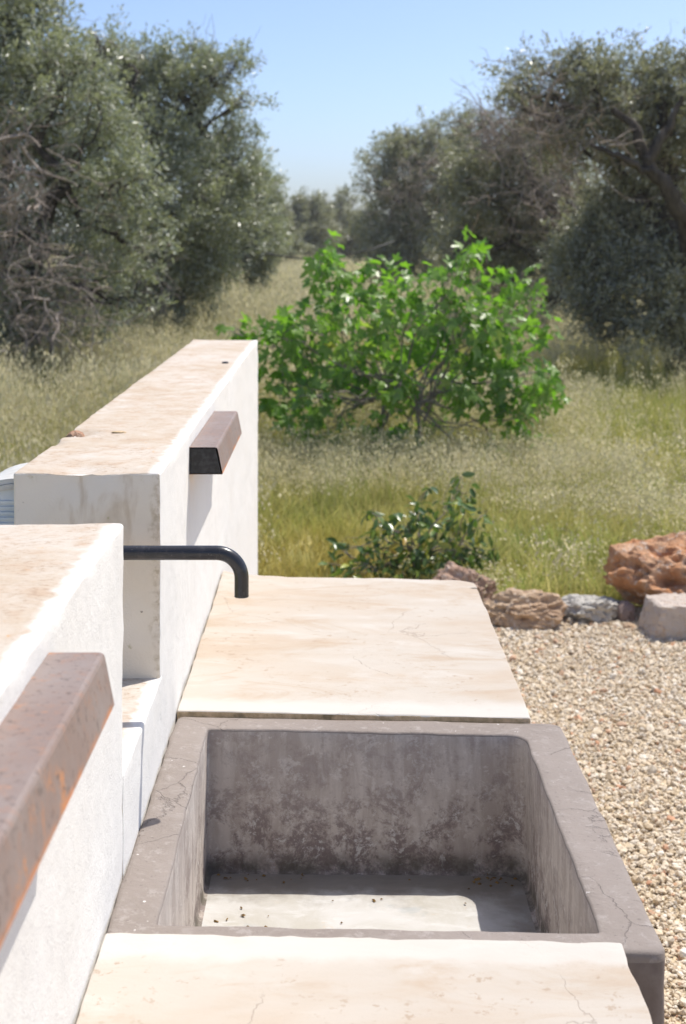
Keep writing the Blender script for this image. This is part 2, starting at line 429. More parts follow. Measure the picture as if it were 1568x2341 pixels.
M = dict(
    stucco=mat_stucco(), top=mat_wall_top(), end=mat_wall_end(), bench=mat_bench(), edge=mat_broken_edge(),
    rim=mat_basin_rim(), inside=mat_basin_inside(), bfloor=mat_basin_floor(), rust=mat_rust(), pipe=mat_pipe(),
    bside=mat_simple('dark_cement_side', (0.15, 0.122, 0.11), 0.75, 0.3, 14, (0.205, 0.172, 0.155), 0.003),
    cap=mat_simple('black_end_cap', (0.012, 0.012, 0.013), 0.35, 0.4, 90, (0.035, 0.035, 0.037)),
    plastic=mat_simple('pale_grey_plastic', (0.62, 0.61, 0.57), 0.45, 0.4, 30, (0.52, 0.50, 0.45)),
    glassy=mat_simple('ribbed_lens', (0.62, 0.69, 0.74), 0.12, 0.6),
    grass=mat_grass(), pebble=mat_pebble(), ground=mat_ground(), gravel=mat_gravel_bed(),
    bark=mat_bark('olive_bark', (0.045, 0.038, 0.032), (0.095, 0.082, 0.07)),
    dead=mat_bark('dead_twig', (0.26, 0.215, 0.18), (0.36, 0.31, 0.27)),
    twig=mat_bark('olive_twig', (0.20, 0.17, 0.145), (0.30, 0.265, 0.23)),
    figbark=mat_bark('fig_bark', (0.22, 0.18, 0.15), (0.32, 0.28, 0.24)),
    olive=mat_leaf('olive_leaf', (0.16, 0.182, 0.106), (0.29, 0.315, 0.20), (0.49, 0.505, 0.41), 0.33, 0.36, 0.6, (0.24, 0.19, 0.06)),
    olive2=mat_leaf('olive_leaf_grey', (0.155, 0.162, 0.10), (0.28, 0.285, 0.19), (0.47, 0.465, 0.375), 0.33, 0.36, 0.6, (0.24, 0.19, 0.08)),
    debris=mat_simple('dry_debris', (0.16, 0.10, 0.045), 0.9, 0.1, 50, (0.27, 0.17, 0.06)),
    hose=mat_simple('black_hose', (0.02, 0.02, 0.022), 0.5, 0.4),
)

# ------------------------------------------------------------------ the ground
def ground_sheet():
    n = 60
    u = np.linspace(-1, 1, n); g = np.sign(u) * np.abs(u) ** 2.2 * 260
    X, Y = np.meshgrid(g, g + 20); Z = np.full_like(X, -0.012)
    V = np.stack([X, Y, Z], -1).reshape(-1, 3)
    i = np.arange(n - 1)[:, None] * n + np.arange(n - 1)[None, :]
    F = np.stack([i, i + 1, i + n + 1, i + n], -1).reshape(-1, 4)
    o = link('ground', np_mesh('ground', V, F, M['ground'])); tag(o, 'dry meadow soil under the tall grass', 'ground', kind='structure')
ground_sheet()

def gravel_edge(x):      # y where the gravel stops and the meadow starts
    return 6.22 + 0.10 * math.sin(x * 2.1) + 0.05 * math.sin(x * 5.3 + 1)
xs = np.concatenate([np.linspace(-14, -0.7, 8), np.linspace(-0.2, 3, 40), np.linspace(3.4, 14, 12)])
ys = np.concatenate([np.linspace(-14, -0.8, 8), np.linspace(-0.5, 1.0, 16)])  # unseen gravel behind the viewer, added to bounce warm fill light
V = [(x, y if y < -0.6 else -0.5 + (gravel_edge(x) + 0.5) * (y + 0.5) / 1.5, 0.0) for x in xs for y in ys]
m_ = len(ys)
F = [(i * m_ + j, (i + 1) * m_ + j, (i + 1) * m_ + j + 1, i * m_ + j + 1) for i in range(len(xs) - 1) for j in range(m_ - 1) if not (i < 8 and j >= 7)]
o = link('gravel_path', np_mesh('gravel_path', V, F, M['gravel'])); tag(o, 'pale gravel path beside the white counter, with an unseen yard added for bounce light', 'path', kind='structure')

# ------------------------------------------------------------------ masonry
def axis_steps(a, b, step, r):
    inner = max(2, int(round((b - a - 2 * r) / step)))
    return np.concatenate([[a, a + r * 0.3, a + r * 0.65], np.linspace(a + r, b - r, inner + 1), [b - r * 0.65, b - r * 0.3, b]])

def rough_box(name, x, y, z, mats, pick, step=0.03, r=0.006, amp=0.0015, wear=0.8, tilt=0.0, seed=0, zmin_fine=None, dents=(), post=None):
    """box with worn rounded edges; pick(normal, centre) gives the material slot; dents: (centre, radius, depth)"""
    ax = [axis_steps(*x, step, r), axis_steps(*y, step, r), axis_steps(*z, step, r)]
    if zmin_fine is not None:
        zz = ax[2]; ax[2] = np.concatenate([[z[0], z[0] + r], np.linspace(z[0] + 2 * r, zmin_fine, 5), zz[zz > zmin_fine + 0.005]])
    lo = np.array([x[0], y[0], z[0]]); hi = np.array([x[1], y[1], z[1]])
    bm = bmesh.new(); cache = {}
    def vert(i, j, k):
        key = (i, j, k)
        if key not in cache: cache[key] = bm.verts.new((ax[0][i], ax[1][j], ax[2][k]))
        return cache[key]
    n = [len(a) for a in ax]
    for d in range(3):
        u, v = [q for q in range(3) if q != d]
        for end in (0, n[d] - 1):
            for a in range(n[u] - 1):
                for b in range(n[v] - 1):
                    idx = []
                    for (p, q) in ((a, b), (a + 1, b), (a + 1, b + 1), (a, b + 1)):
                        t = [0, 0, 0]; t[d] = end; t[u] = p; t[v] = q; idx.append(vert(*t))
                    bm.faces.new(idx)
    bmesh.ops.recalc_face_normals(bm, faces=bm.faces)
    off = Vector((seed * 3.7, seed * 1.9, seed * 5.1))
    for vtx in bm.verts:
        c = np.array(vtx.co); P = Vector(c) + off
        rr = r * (0.8 + wear * fbm(P * 11, 2) * 0.7 + 2.2 * wear * max(0.0, fbm(P * 38, 2) - 0.36))
        rr = min(max(rr, r * 0.15), r * 2.8)
        inner = np.minimum(np.maximum(c, lo + rr), hi - rr)
        dv = c - inner; L = np.linalg.norm(dv)
        if L > 1e-9: c = inner + dv / L * min(rr, L)
        dn = dv / L if L > 1e-9 else np.zeros(3)
        c = c + dn * (amp * 1.5 * fbm(P * 7, 3) + amp * 0.8 * fbm(P * 30, 2))
        for (dc, dr, dd) in dents:
            w = (Vector(c) - Vector(dc)).length / dr
            if w < 1: c = c + (np.array((lo + hi) / 2) - c) * 0 - dn * dd * (1 - w * w) * (0.7 + 0.6 * fbm(P * 40, 2))
        if tilt and c[2] > z[1] - 0.3: c[2] -= tilt * (c[0] - x[0])
        if post: c = post(c)
        vtx.co = c
    bm.normal_update()
    for f in bm.faces:
        f.material_index = pick(f.normal, f.calc_center_median()); f.smooth = True
    me = bpy.data.meshes.new(name); bm.to_mesh(me); bm.free()
    for m in mats: me.materials.append(m)
    return me

def pick_wall(n, c):
    if n.z > 0.6: return 1
    if n.y < -0.6: return 2
    return 0
WX0, WX1, WTOP = -0.4904, -0.2656, 1.2876
CT = 0.85                      # height of the basin rim at the wall
wall = empty('garden_wall', (-0.378, 1.98, 0)); tag(wall, 'low white plastered wall with a gap in it, running back beside the counter', 'wall')
wm = [M['stucco'], M['top'], M['end']]
wl_ = wall.location
def wall_part(name, y, z, seed, label, dents=(), x=(WX0, WX1), step=0.014):
    me = rough_box(name, x, y, z, wm, pick_wall, step=step, r=0.0045, amp=0.0018, wear=1.2, seed=seed, dents=dents, zmin_fine=(z[1] - 0.5 if z[1] > 1.1 else None))
    o = link(name, me, wall, -Vector(wl_)); o['label'] = label; return o
wall_part('wall_section', (-0.6, 1.79), (0, WTOP), 1, 'nearer wall section with speckled stained top')
far_dents = ((( WX0, 2.62, WTOP), 0.055, 0.022), ((WX0, 2.50, WTOP), 0.04, 0.006), ((WX0 + .1, 2.172, WTOP), 0.05, 0.006), ((WX0 + .16, 2.172, WTOP), 0.04, 0.005))
far_wall = wall_part('wall_section', (2.172, 4.95), (0, WTOP), 2, 'farther wall section with chipped left edge', far_dents)
wall_part('low_sill', (1.784, 2.19), (0, 0.974), 3, 'low sill in the gap between the wall sections', (), (WX0 + 0.002, WX1 + 0.0012), 0.02)

# a reddish stone laid bare by the chip in the coping, and two small pits
def stone_bit(name, loc, s, mat, seed, parent, sub=2, flat=0.5, k=0.35):
    bm = bmesh.new(); bmesh.ops.create_icosphere(bm, subdivisions=sub, radius=1.0)
    for v in bm.verts:
        d = 1 + k * fbm(v.co * 1.7 + Vector((seed * 7.1, seed, 0)), 3)
        v.co = Vector((v.co.x * s[0], v.co.y * s[1], v.co.z * s[2])) * d
    for f in bm.faces: f.smooth = False
    me = bpy.data.meshes.new(name); bm.to_mesh(me); bm.free(); me.materials.append(mat)
    return link(name, me, parent, loc)
M['redstone'] = mat_rock('red_limestone', (0.40, 0.20, 0.12), (0.50, 0.34, 0.24), (0.55, 0.50, 0.44), 0.4, (0.20, 0.10, 0.06))
o = stone_bit('exposed_stone', Vector((WX0 + 0.012, 2.63, WTOP - 0.008)), (0.016, 0.022, 0.010), M['redstone'], 3, far_wall); o['label'] = 'reddish stone laid bare in the chipped edge'
o = stone_bit('plaster_flake', Vector((WX0 + 0.094, 2.62, WTOP + 0.0005)), (0.014, 0.010, 0.0022), M['edge'], 5, far_wall)
o = stone_bit('plaster_flake', Vector((WX1 - 0.045, 4.05, WTOP + 0.001)), (0.010, 0.012, 0.004), M['cap'], 8, far_wall)

# counters
def pick_counter(n, c):
    if n.z > 0.5: return 0
    if n.y < -0.6 and c.z < CT + 0.02: return 1
    return 0
def far_post(c):
    # the far end of the slab lifts a little and its outer corner is worn round
    if c[2] > 0.7:
        c = c.copy(); w = max(0.0, (c[1] - 3.05) / 0.3)
        c[2] += -0.006 * w + 0.012 * w * max(0.0, 1 - (c[0] - WX1) / 0.10) ** 2
        if c[0] > 0.27 and c[1] > 3.28: c[1] -= 0.028 * ((c[0] - 0.27) / 0.06) ** 2; 
    return c
me = rough_box('counter', (WX1 + 0.003, 0.328), (2.372, 3.345), (0, CT + 0.008), [M['bench'], M['edge']], pick_counter, step=0.015, r=0.004, amp=0.002, wear=1.0, tilt=0.02, seed=4, zmin_fine=0.45, post=far_post)
o = link('masonry_counter', me); tag(o, 'cream plastered counter top behind the grey basin', 'counter')
def near_post(c):
    if c[1] > 1.58 and c[2] > 0.8:      # ragged plaster lip that overlaps the rim
        c = c.copy(); c[1] += 0.005 * fbm(Vector((c[0] * 22, 3.3, 0)), 3) + 0.004 * fbm(Vector((c[0] * 70, 7.3, 0)), 2)
    if c[0] > 0.28 and c[1] > 1.45: c = c.copy(); c[0] += 0.006 * fbm(Vector((c[1] * 18, 1.1, 0.4)), 3)
    return c
def pick_near(n, c): return 0
me = rough_box('counter', (WX1 + 0.003, 0.328), (-0.4, 1.626), (0, CT + 0.004), [M['bench']], pick_near, step=0.015, r=0.0035, amp=0.002, wear=1.0, tilt=0.02, seed=6, zmin_fine=0.6, post=near_post)
o = link('masonry_counter', me); tag(o, 'cream plastered counter top in front of the grey basin, at the bottom of the picture', 'counter')

# basin: one body of loops, outer foot -> rim -> inner walls -> floor
def rrect(x0, x1, y0, y1, rad, side=26, cor=7):
    """rounded rectangle, corners in order near-left, near-right, far-right, far-left"""
    cs = [((x0, y0), 180), ((x1, y0), 270), ((x1, y1), 0), ((x0, y1), 90)]
    sg = [(1, 1), (-1, 1), (-1, -1), (1, -1)]
    arcs = []
    for (c, a0), s, r in zip(cs, sg, rad):
        cx, cy = c[0] + s[0] * r, c[1] + s[1] * r
        arcs.append([(cx + r * math.cos(math.radians(a0 + 90 * k / (cor - 1))), cy + r * math.sin(math.radians(a0 + 90 * k / (cor - 1)))) for k in range(cor)])
    out = []
    for i in range(4):
        out += arcs[i]
        p, q = arcs[i][-1], arcs[(i + 1) % 4][0]
        for k in range(1, side): out.append((p[0] + (q[0] - p[0]) * k / side, p[1] + (q[1] - p[1]) * k / side))
    return np.array(out)
BX0, BX1, BY0, BY1 = -0.2635, 0.378, 1.612, 2.3715
IX0, IX1, IY0, IY1 = -0.2065, 0.309, 1.656, 2.313
BF = 0.617
loops = []; lm = []
def outer(d, z, m): L = rrect(BX0 + d, BX1 - d, BY0 + d, BY1 - d, [0.012 + .0, 0.016, 0.02, 0.012]); loops.append(np.column_stack([L, np.full(len(L), z)])); lm.append(m)
def inner(d, z, m, k=0): L = rrect(IX0 + d, IX1 - d, IY0 + d, IY1 - d, [0.005 + k, 0.006 + k, 0.028 + k, 0.005 + k]); loops.append(np.column_stack([L, np.full(len(L), z)])); lm.append(m)
outer(0, 0.0, 3); outer(0, 0.4, 3)
for z in np.linspace(0.55, CT - 0.012, 10): outer(0, z, 3 if z < CT - 0.02 else 0)
outer(0.0008, CT - 0.004, 0); outer(0.0025, CT - 0.001, 0); outer(0.009, CT, 0)
o9 = rrect(BX0 + .009, BX1 - .009, BY0 + .009, BY1 - .009, [0.012, 0.016, 0.02, 0.012]); i9 = rrect(IX0 - .004, IX1 + .004, IY0 - .004, IY1 + .004, [0.008, 0.009, 0.032, 0.008])
for k in (0.25, 0.5, 0.75): loops.append(np.column_stack([o9 * (1 - k) + i9 * k, np.full(len(o9), CT)])); lm.append(0)
inner(-0.004, CT, 0); inner(-0.001, CT - 0.0012, 0); inner(0, CT - 0.004, 1)
for z in np.linspace(CT - 0.02, BF + 0.02, 16): inner(0.0, z, 1)
inner(0.001, BF + 0.005, 1); inner(0.003, BF + 0.0015, 1, .002); inner(0.008, BF, 2, .004)
base = loops[-1][:, :2]; cen = np.array([(IX0 + IX1) / 2, (IY0 + IY1) / 2])
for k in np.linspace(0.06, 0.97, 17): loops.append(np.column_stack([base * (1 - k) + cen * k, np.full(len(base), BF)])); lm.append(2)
NL = len(loops); NP = len(base)
V = np.concatenate(loops)
Fq, mi = [], []
for a in range(NL - 1):
    for b in range(NP):
        b2 = (b + 1) % NP; Fq.append((a * NP + b, a * NP + b2, (a + 1) * NP + b2, (a + 1) * NP + b)); mi.append(lm[a])
for i in range(len(V)):
    P = Vector(V[i]); a = i // NP
    if V[i, 2] < 0.5: continue
    q = 0.0018 * fbm(P * 9, 3) + 0.0008 * fbm(P * 35, 2)
    on_rim_edge = abs(V[i, 2] - CT) < 0.008
    inside = a >= 18
    nrm = Vector((0, 0, 1))
    if V[i, 2] < CT - 0.004 and V[i, 2] > BF + 0.004:
        c2 = P.xy - Vector(cen); nrm = Vector((c2.x / 0.26, c2.y / 0.33)); nrm = Vector((math.copysign(1, nrm.x), 0, 0)) if abs(nrm.x) > abs(nrm.y) else Vector((0, math.copysign(1, nrm.y), 0))
        q *= 1.3
    P = P + nrm * q
    if on_rim_edge:
        P.x += 0.0045 * fbm(Vector((V[i, 0] * 17, V[i, 1] * 17, 4.0)), 3); P.y += 0.0045 * fbm(Vector((V[i, 0] * 17, V[i, 1] * 17, 9.0)), 3)
    if P.z > 0.5: P.z -= 0.02 * (P.x - BX0) * (1 if V[i, 2] > 0.7 else 0.5)
    V[i] = P
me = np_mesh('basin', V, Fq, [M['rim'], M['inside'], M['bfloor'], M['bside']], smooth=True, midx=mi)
bm = bmesh.new(); bm.from_mesh(me); bm.verts.ensure_lookup_table()
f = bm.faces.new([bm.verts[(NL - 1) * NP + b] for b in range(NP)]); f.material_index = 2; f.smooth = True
bmesh.ops.recalc_face_normals(bm, faces=bm.faces); bm.to_mesh(me); bm.free()
basin = link('wash_basin', me); tag(basin, 'square grey-mauve cement wash basin sunk between the cream counters', 'basin')

# ------------------------------------------------------------------ steel fixtures on the wall
def fixture(name, y0, y1, label):
    root = empty(name, (WX1, (y0 + y1) / 2, 1.238)); tag(root, label, 'wall fixture', 'rusty steel fixtures on the white wall')
    zt, zb, pt, pb = 1.263, 1.2135, 0.052, 0.0615
    prof = [(0.0005, zt), (pt - 0.004, zt), (pt - 0.001, zt - 0.0012), (pt + 0.0006, zt - 0.004), (pb, zb + 0.001), (pb - 0.001, zb), (0.0005, zb)]
    V, F = [], []; n = len(prof); ysn = np.linspace(y0, y1, 9)
    for yy in ysn:
        for (px_, pz_) in prof: V.append((px_, yy - root.location.y, pz_ - root.location.z))
    for a in range(8):
        for b in range(n): F.append((a * n + b, a * n + (b + 1) % n, (a + 1) * n + (b + 1) % n, (a + 1) * n + b))
    me = np_mesh('body', V, F, M['rust']); bm = bmesh.new(); bm.from_mesh(me); bmesh.ops.recalc_face_normals(bm, faces=bm.faces); bm.to_mesh(me); bm.free()
    link('body', me, root)
    for yy, s in ((y0, 1), (y1, -1)):
        # end plate sits 1.5 mm inside the folded sheet
        inset = [(0.002, zt - 0.0022), (pt - 0.0035, zt - 0.0022), (pb - 0.0028, zb + 0.0015), (0.002, zb + 0.0015)]
        bm = bmesh.new()
        fr = [bm.verts.new((a, yy + s * 0.0005 - root.location.y, b - root.location.z)) for a, b in inset]
        bk = [bm.verts.new((a, yy + s * 0.004 - root.location.y, b - root.location.z)) for a, b in inset]
        bm.faces.new(fr); bm.faces.new(bk[::-1])
        for q in range(4): bm.faces.new((fr[q], fr[(q + 1) % 4], bk[(q + 1) % 4], bk[q]))
        bmesh.ops.recalc_face_normals(bm, faces=bm.faces)
        m2 = bpy.data.meshes.new('end_plate'); bm.to_mesh(m2); bm.free(); m2.materials.append(M['cap'])
        c = link('end_plate', m2, root); c['label'] = 'black end plate'
    return root
fixture('steel_wall_fixture', 2.601, 3.139, 'rusty steel box fixture with black end, on the farther wall section')
fixture('steel_wall_fixture', 0.783, 1.321, 'large rusty steel box fixture at the left edge, on the nearer wall section')

# spout pipe through the gap
PY, PZ, PX = 2.042, EYE - 0.5690 * 0.8, -0.1331
R = 0.0103; br = 0.036
pts = [(-0.56, PY, 0.0), (-0.56, PY, PZ - 0.04)] + [(-0.56 + 0.04 * (1 - math.cos(a)), PY, PZ - 0.04 + 0.04 * math.sin(a)) for a in np.linspace(0.2, math.pi / 2, 6)]
pts += [(-0.40, PY, PZ), (-0.25, PY, PZ)]
pts += [(PX - br + br * math.sin(a), PY, PZ - br + br * math.cos(a)) for a in np.linspace(0, math.pi / 2, 14)]
zend = EYE - 0.647 * 0.8
pts += [(PX, PY, (PZ - br + zend) / 2), (PX, PY, zend)]
V1, F1 = tube_arrays([(pts, [R] * len(pts))], 28)
spout = empty('water_spout', (-0.56, PY, 0)); tag(spout, 'dark metal water spout bent down over the basin', 'spout')
me = np_mesh('pipe', V1 - np.array([-0.56, PY, 0]), F1, M['pipe'], smooth=True); pipe = link('pipe', me, spout)
# open mouth: a lighter worn ring and a dark bore
V2, F2 = tube_arrays([([(PX, PY, zend + 0.0004), (PX, PY, zend - 0.0008)], [R + 0.0003, R - 0.0002]), ([(PX, PY, zend - 0.0008), (PX, PY, zend + 0.03)], [R - 0.0002, R - 0.0022])], 28)
me = np_mesh('mouth', V2 - np.array([-0.56, PY, 0]), F2, mat_simple('worn_metal', (0.22, 0.21, 0.2), 0.5), smooth=True); link('mouth', me, pipe)

# outdoor wall lamp on the back of the wall, mostly cut by the picture's edge
def wall_lamp():
    root = empty('bulkhead_lamp', (WX0, 2.26, 1.20)); tag(root, 'pale grey outdoor bulkhead lamp with ribbed lens behind the wall, at the left edge', 'lamp')
    def prism(name, prof, y0, y1, mat, par=None):
        V, F = [], []; n = len(prof)
        for yy in (y0, y1):
            for a, b in prof: V.append((a, yy, b))
        bm = bmesh.new(); vv = [bm.verts.new(v) for v in V]
        for b in range(n): bm.faces.new((vv[b], vv[(b + 1) % n], vv[n + (b + 1) % n], vv[n + b]))
        bm.faces.new(vv[:n]); bm.faces.new(vv[n:][::-1]); bmesh.ops.recalc_face_normals(bm, faces=bm.faces)
        m = bpy.data.meshes.new(name); bm.to_mesh(m); bm.free(); m.materials.append(mat); return link(name, m, par or root)
    arc = lambda r, z, k=14: [(-r * math.sin(a), z + 0.62 * r * math.cos(a)) for a in np.linspace(0, math.pi / 2, k)]
    zc = 0.018
    prism('hood', arc(0.085, zc + 0.004) + arc(0.079, zc)[::-1], -0.06, 0.10, M['plastic'])
    prism('rim_band', arc(0.0788, zc - 0.0006) + arc(0.074, zc - 0.006)[::-1], -0.064, 0.104, M['plastic'])
    lens = prism('lens', arc(0.0738, zc - 0.0064) + [(-0.0735, zc - 0.0215), (-0.0005, zc - 0.0215)], -0.060, 0.098, M['glassy'])
    for k in range(5):
        z0 = zc + 0.022 - k * 0.0085; r = 0.072 * math.sqrt(max(0.05, 1 - max(0, (z0 - zc + 0.014) / (0.62 * 0.0735)) ** 2)) - 0.003
        prism('lens_rib', [(-0.001, z0), (-r, z0), (-r, z0 - 0.004), (-0.001, z0 - 0.004)], -0.0625, -0.0604, M['glassy'], lens)
    prism('ledge', [(-0.0005, zc - 0.022), (-0.082, zc - 0.022), (-0.084, zc - 0.028), (-0.0005, zc - 0.028)], -0.064, 0.104, M['plastic'])
    prism('housing', [(-0.0005, zc - 0.0285), (-0.076, zc - 0.0285), (-0.076, zc - 0.085), (-0.0005, zc - 0.085)], -0.058, 0.098, M['plastic'])
wall_lamp()

# dried bits lying in the basin: far too small to pick apart
def bits():
    VV, FF = [], []; off = 0
    spots = [(-0.12 + random.gauss(0, .035), 2.10 + random.gauss(0, 0.05)) for _ in range(22)] + [(random.uniform(-.19, .29), random.uniform(1.68, 2.29)) for _ in range(26)] + [(random.uniform(.22, .30), 2.29 + random.gauss(0, .01)) for _ in range(22)] + [(random.uniform(-.19, -.05), 2.285 + random.gauss(0, .01)) for _ in range(16)]
    for (x, y) in spots:
        s = random.uniform(0.0008, 0.0024); z = BF - 0.01 * (x - BX0) + 0.001
        q = np.array([(-1, -1, -.3), (1, -.7, -.3), (.8, 1, -.3), (-.9, .8, -.3), (0, 0, .9)]) * s + rng.normal(0, .25 * s, (5, 3))
        a = random.uniform(0, 6.28); c, d = math.cos(a), math.sin(a)
        q = np.column_stack([q[:, 0] * c * 1.5 - q[:, 1] * d, q[:, 0] * d * 1.5 + q[:, 1] * c, q[:, 2]]) + (x, y, z + .001)
        VV.append(q); FF += [(off, off + 1, off + 4), (off + 1, off + 2, off + 4), (off + 2, off + 3, off + 4), (off + 3, off, off + 4)]; off += 5
    o = link('dry_debris', np_mesh('dry_debris', np.concatenate(VV), FF, M['debris'])); tag(o, 'dry seeds and crumbs on the basin floor', 'debris', kind='stuff')
bits()

# ------------------------------------------------------------------ instanced stuff: gravel and grass
def scatter(name, pts, rot, scl, idx, proto):
    me = bpy.data.meshes.new(name); n = len(pts)
    me.vertices.add(n); me.vertices.foreach_set('co', np.asarray(pts, dtype=np.float32).ravel())
    a = me.attributes.new('irot', 'FLOAT_VECTOR', 'POINT'); a.data.foreach_set('vector', np.asarray(rot, dtype=np.float32).ravel())
    a = me.attributes.new('iscl', 'FLOAT_VECTOR', 'POINT'); a.data.foreach_set('vector', np.asarray(scl, dtype=np.float32).ravel())
    a = me.attributes.new('iidx', 'INT', 'POINT'); a.data.foreach_set('value', np.asarray(idx, dtype=np.int32))
    me.update()
    o = link(name, me)
    ng = bpy.data.node_groups.new(name, 'GeometryNodeTree')
    ng.interface.new_socket('Geometry', in_out='INPUT', socket_type='NodeSocketGeometry')
    ng.interface.new_socket('Geometry', in_out='OUTPUT', socket_type='NodeSocketGeometry')
    N = ng.nodes; gi = N.new('NodeGroupInput'); go = N.new('NodeGroupOutput')
    iop = N.new('GeometryNodeInstanceOnPoints'); ci = N.new('GeometryNodeCollectionInfo')
    ci.inputs['Collection'].default_value = proto; ci.inputs['Separate Children'].default_value = True; ci.inputs['Reset Children'].default_value = True
    def na(nm, typ):
        k = N.new('GeometryNodeInputNamedAttribute'); k.data_type = typ; k.inputs['Name'].default_value = nm
        return [s for s in k.outputs if s.enabled and s.name == 'Attribute'][0]
    L = ng.links
    L.new(gi.outputs[0], iop.inputs['Points']); L.new(ci.outputs[0], iop.inputs['Instance'])
    iop.inputs['Pick Instance'].default_value = True
    L.new(na('iidx', 'INT'), iop.inputs['Instance Index']); L.new(na('irot', 'FLOAT_VECTOR'), iop.inputs['Rotation']); L.new(na('iscl', 'FLOAT_VECTOR'), iop.inputs['Scale'])
    L.new(iop.outputs[0], go.inputs[0])
    mod = o.modifiers.new('scatter', 'NODES'); mod.node_group = ng
    return o

def proto_collection(name, meshes):
    c = bpy.data.collections.new(name)
    for k, me in enumerate(meshes):
        c.objects.link(bpy.data.objects.new('%s_%02d' % (name, k), me))
    return c

# gravel
pm = []
for k in range(8):
    bm = bmesh.new(); bmesh.ops.create_icosphere(bm, subdivisions=1, radius=1.0)
    for v in bm.verts:
        d = 1 + 0.5 * fbm(v.co * 1.1 + Vector((k * 5.3, k, 0)), 2); v.co = Vector((v.co.x * 1.15, v.co.y * 0.85, v.co.z * 0.6)) * d
    me = bpy.data.meshes.new('pebble%d' % k); bm.to_mesh(me); bm.free(); me.materials.append(M['pebble']); pm.append(me)
pc = proto_collection('pebble_kinds', pm)
n = 190000
gx = rng.uniform(-0.25, 2.5, n); gy = rng.uniform(0.9, 6.3, n)
keep = ((gx > 0.335) | (gy > 3.36)) & ((gx > 0.39) | (gy < 1.6) | (gy > 2.38)) & (gy < np.array([gravel_edge(x) for x in gx]) + rng.normal(0, .05, n)) & (gx < 0.75 + gy * 0.28)
gx, gy = gx[keep], gy[keep]; n = len(gx)
s = np.clip(rng.lognormal(math.log(0.0047), 0.45, n), 0.0022, 0.019)
pts = np.column_stack([gx, gy, 0.003 + s * rng.uniform(0.1, 0.6, n)])
rot = np.column_stack([rng.normal(0, .5, n), rng.normal(0, .5, n), rng.uniform(0, 6.28, n)])
o = scatter('gravel', pts, rot, np.repeat(s[:, None], 3, 1), rng.integers(0, 8, n), pc); tag(o, 'loose cream and tan limestone gravel on the path', 'gravel', kind='stuff')

# grass tufts
def tuft(seed, nbl, hgt, spread, noat, flower=False):
    r = np.random.default_rng(seed); VV, FF, H, RN, OA = [], [], [], [], []; off = 0
    def strip(P, w, side, h, rn, oat):
        nonlocal off
        k = len(P)
        for i in range(k):
            ww = w * (1 - 0.85 * (i / (k - 1)) ** 1.5)
            VV.append(P[i] - side * ww); VV.append(P[i] + side * ww); H.extend([h[i]] * 2); RN.extend([rn] * 2); OA.extend([oat] * 2)
        for i in range(k - 1): FF.append((off + 2 * i, off + 2 * i + 1, off + 2 * i + 3, off + 2 * i + 2))
        off += 2 * k
    for b in range(nbl):
        a = r.uniform(0, 6.28); d = np.array([math.cos(a), math.sin(a), 0]); base = np.append(r.normal(0, spread, 2), 0)
        L = hgt * r.uniform(0.45, 1.0); lean = r.uniform(0.05, 0.55); tt = np.linspace(0, 1, 4)
        P = [base + d * L * lean * t ** 2 + np.array([0, 0, L * (t - 0.25 * lean * t ** 2)]) for t in tt]
        b2 = r.uniform(0, 6.28)
        strip(P, r.uniform(0.002, 0.0042), np.array([math.cos(b2), math.sin(b2), 0]), tt, r.uniform(), 0.0)
    for b in range(noat):
        a = r.uniform(0, 6.28); d = np.array([math.cos(a), math.sin(a), 0]); base = np.append(r.normal(0, spread, 2), 0)
        L = hgt * r.uniform(1.05, 1.5); lean = r.uniform(0.05, 0.3); tt = np.linspace(0, 1, 5)
        P = [base + d * L * lean * t ** 2 + np.array([0, 0, L * (t - 0.15 * lean * t ** 2)]) for t in tt]
        b2 = r.uniform(0, 6.28); rn = r.uniform()
        strip(P, 0.0014, np.array([math.cos(b2), math.sin(b2), 0]), tt, rn, 0.35)
        for q in range(int(r.integers(7, 12))):      # nodding spikelets
            t = r.uniform(0.66, 1.0); p0 = base + d * L * lean * t ** 2 + np.array([0, 0, L * (t - 0.15 * lean * t ** 2)])
            a3 = r.uniform(0, 6.28); o2 = np.array([math.cos(a3), math.sin(a3), 0]); dist = r.uniform(0.012, 0.05) * (1.35 - t)* 2
            p1 = p0 + o2 * dist + np.array([0, 0, -r.uniform(0, .01)]); ln = r.uniform(0.02, 0.032)
            p2 = p1 + o2 * ln * 0.4 + np.array([0, 0, -ln]); pm_ = (p1 + p2) / 2
            sd = np.cross(p2 - p1, r.normal(0, 1, 3)); sd /= np.linalg.norm(sd) + 1e-9; w = 0.0055
            VV.extend([p1, pm_ - sd * w, p2, pm_ + sd * w]); FF.append((off, off + 1, off + 2, off + 3)); off += 4
            H.extend([1.0] * 4); RN.extend([r.uniform()] * 4); OA.extend([1.0] * 4)
    return np_mesh('tuft', np.array(VV), FF, M['grass'], {'h': H, 'rnd': RN, 'oat': OA})
tm = [tuft(100 + k, 26, 0.34, 0.055, 0) for k in range(3)] + [tuft(110 + k, 20, 0.40, 0.06, 3) for k in range(3)] + [tuft(120 + k, 14, 0.46, 0.07, 8) for k in range(4)]
tc = proto_collection('tuft_kinds', tm)

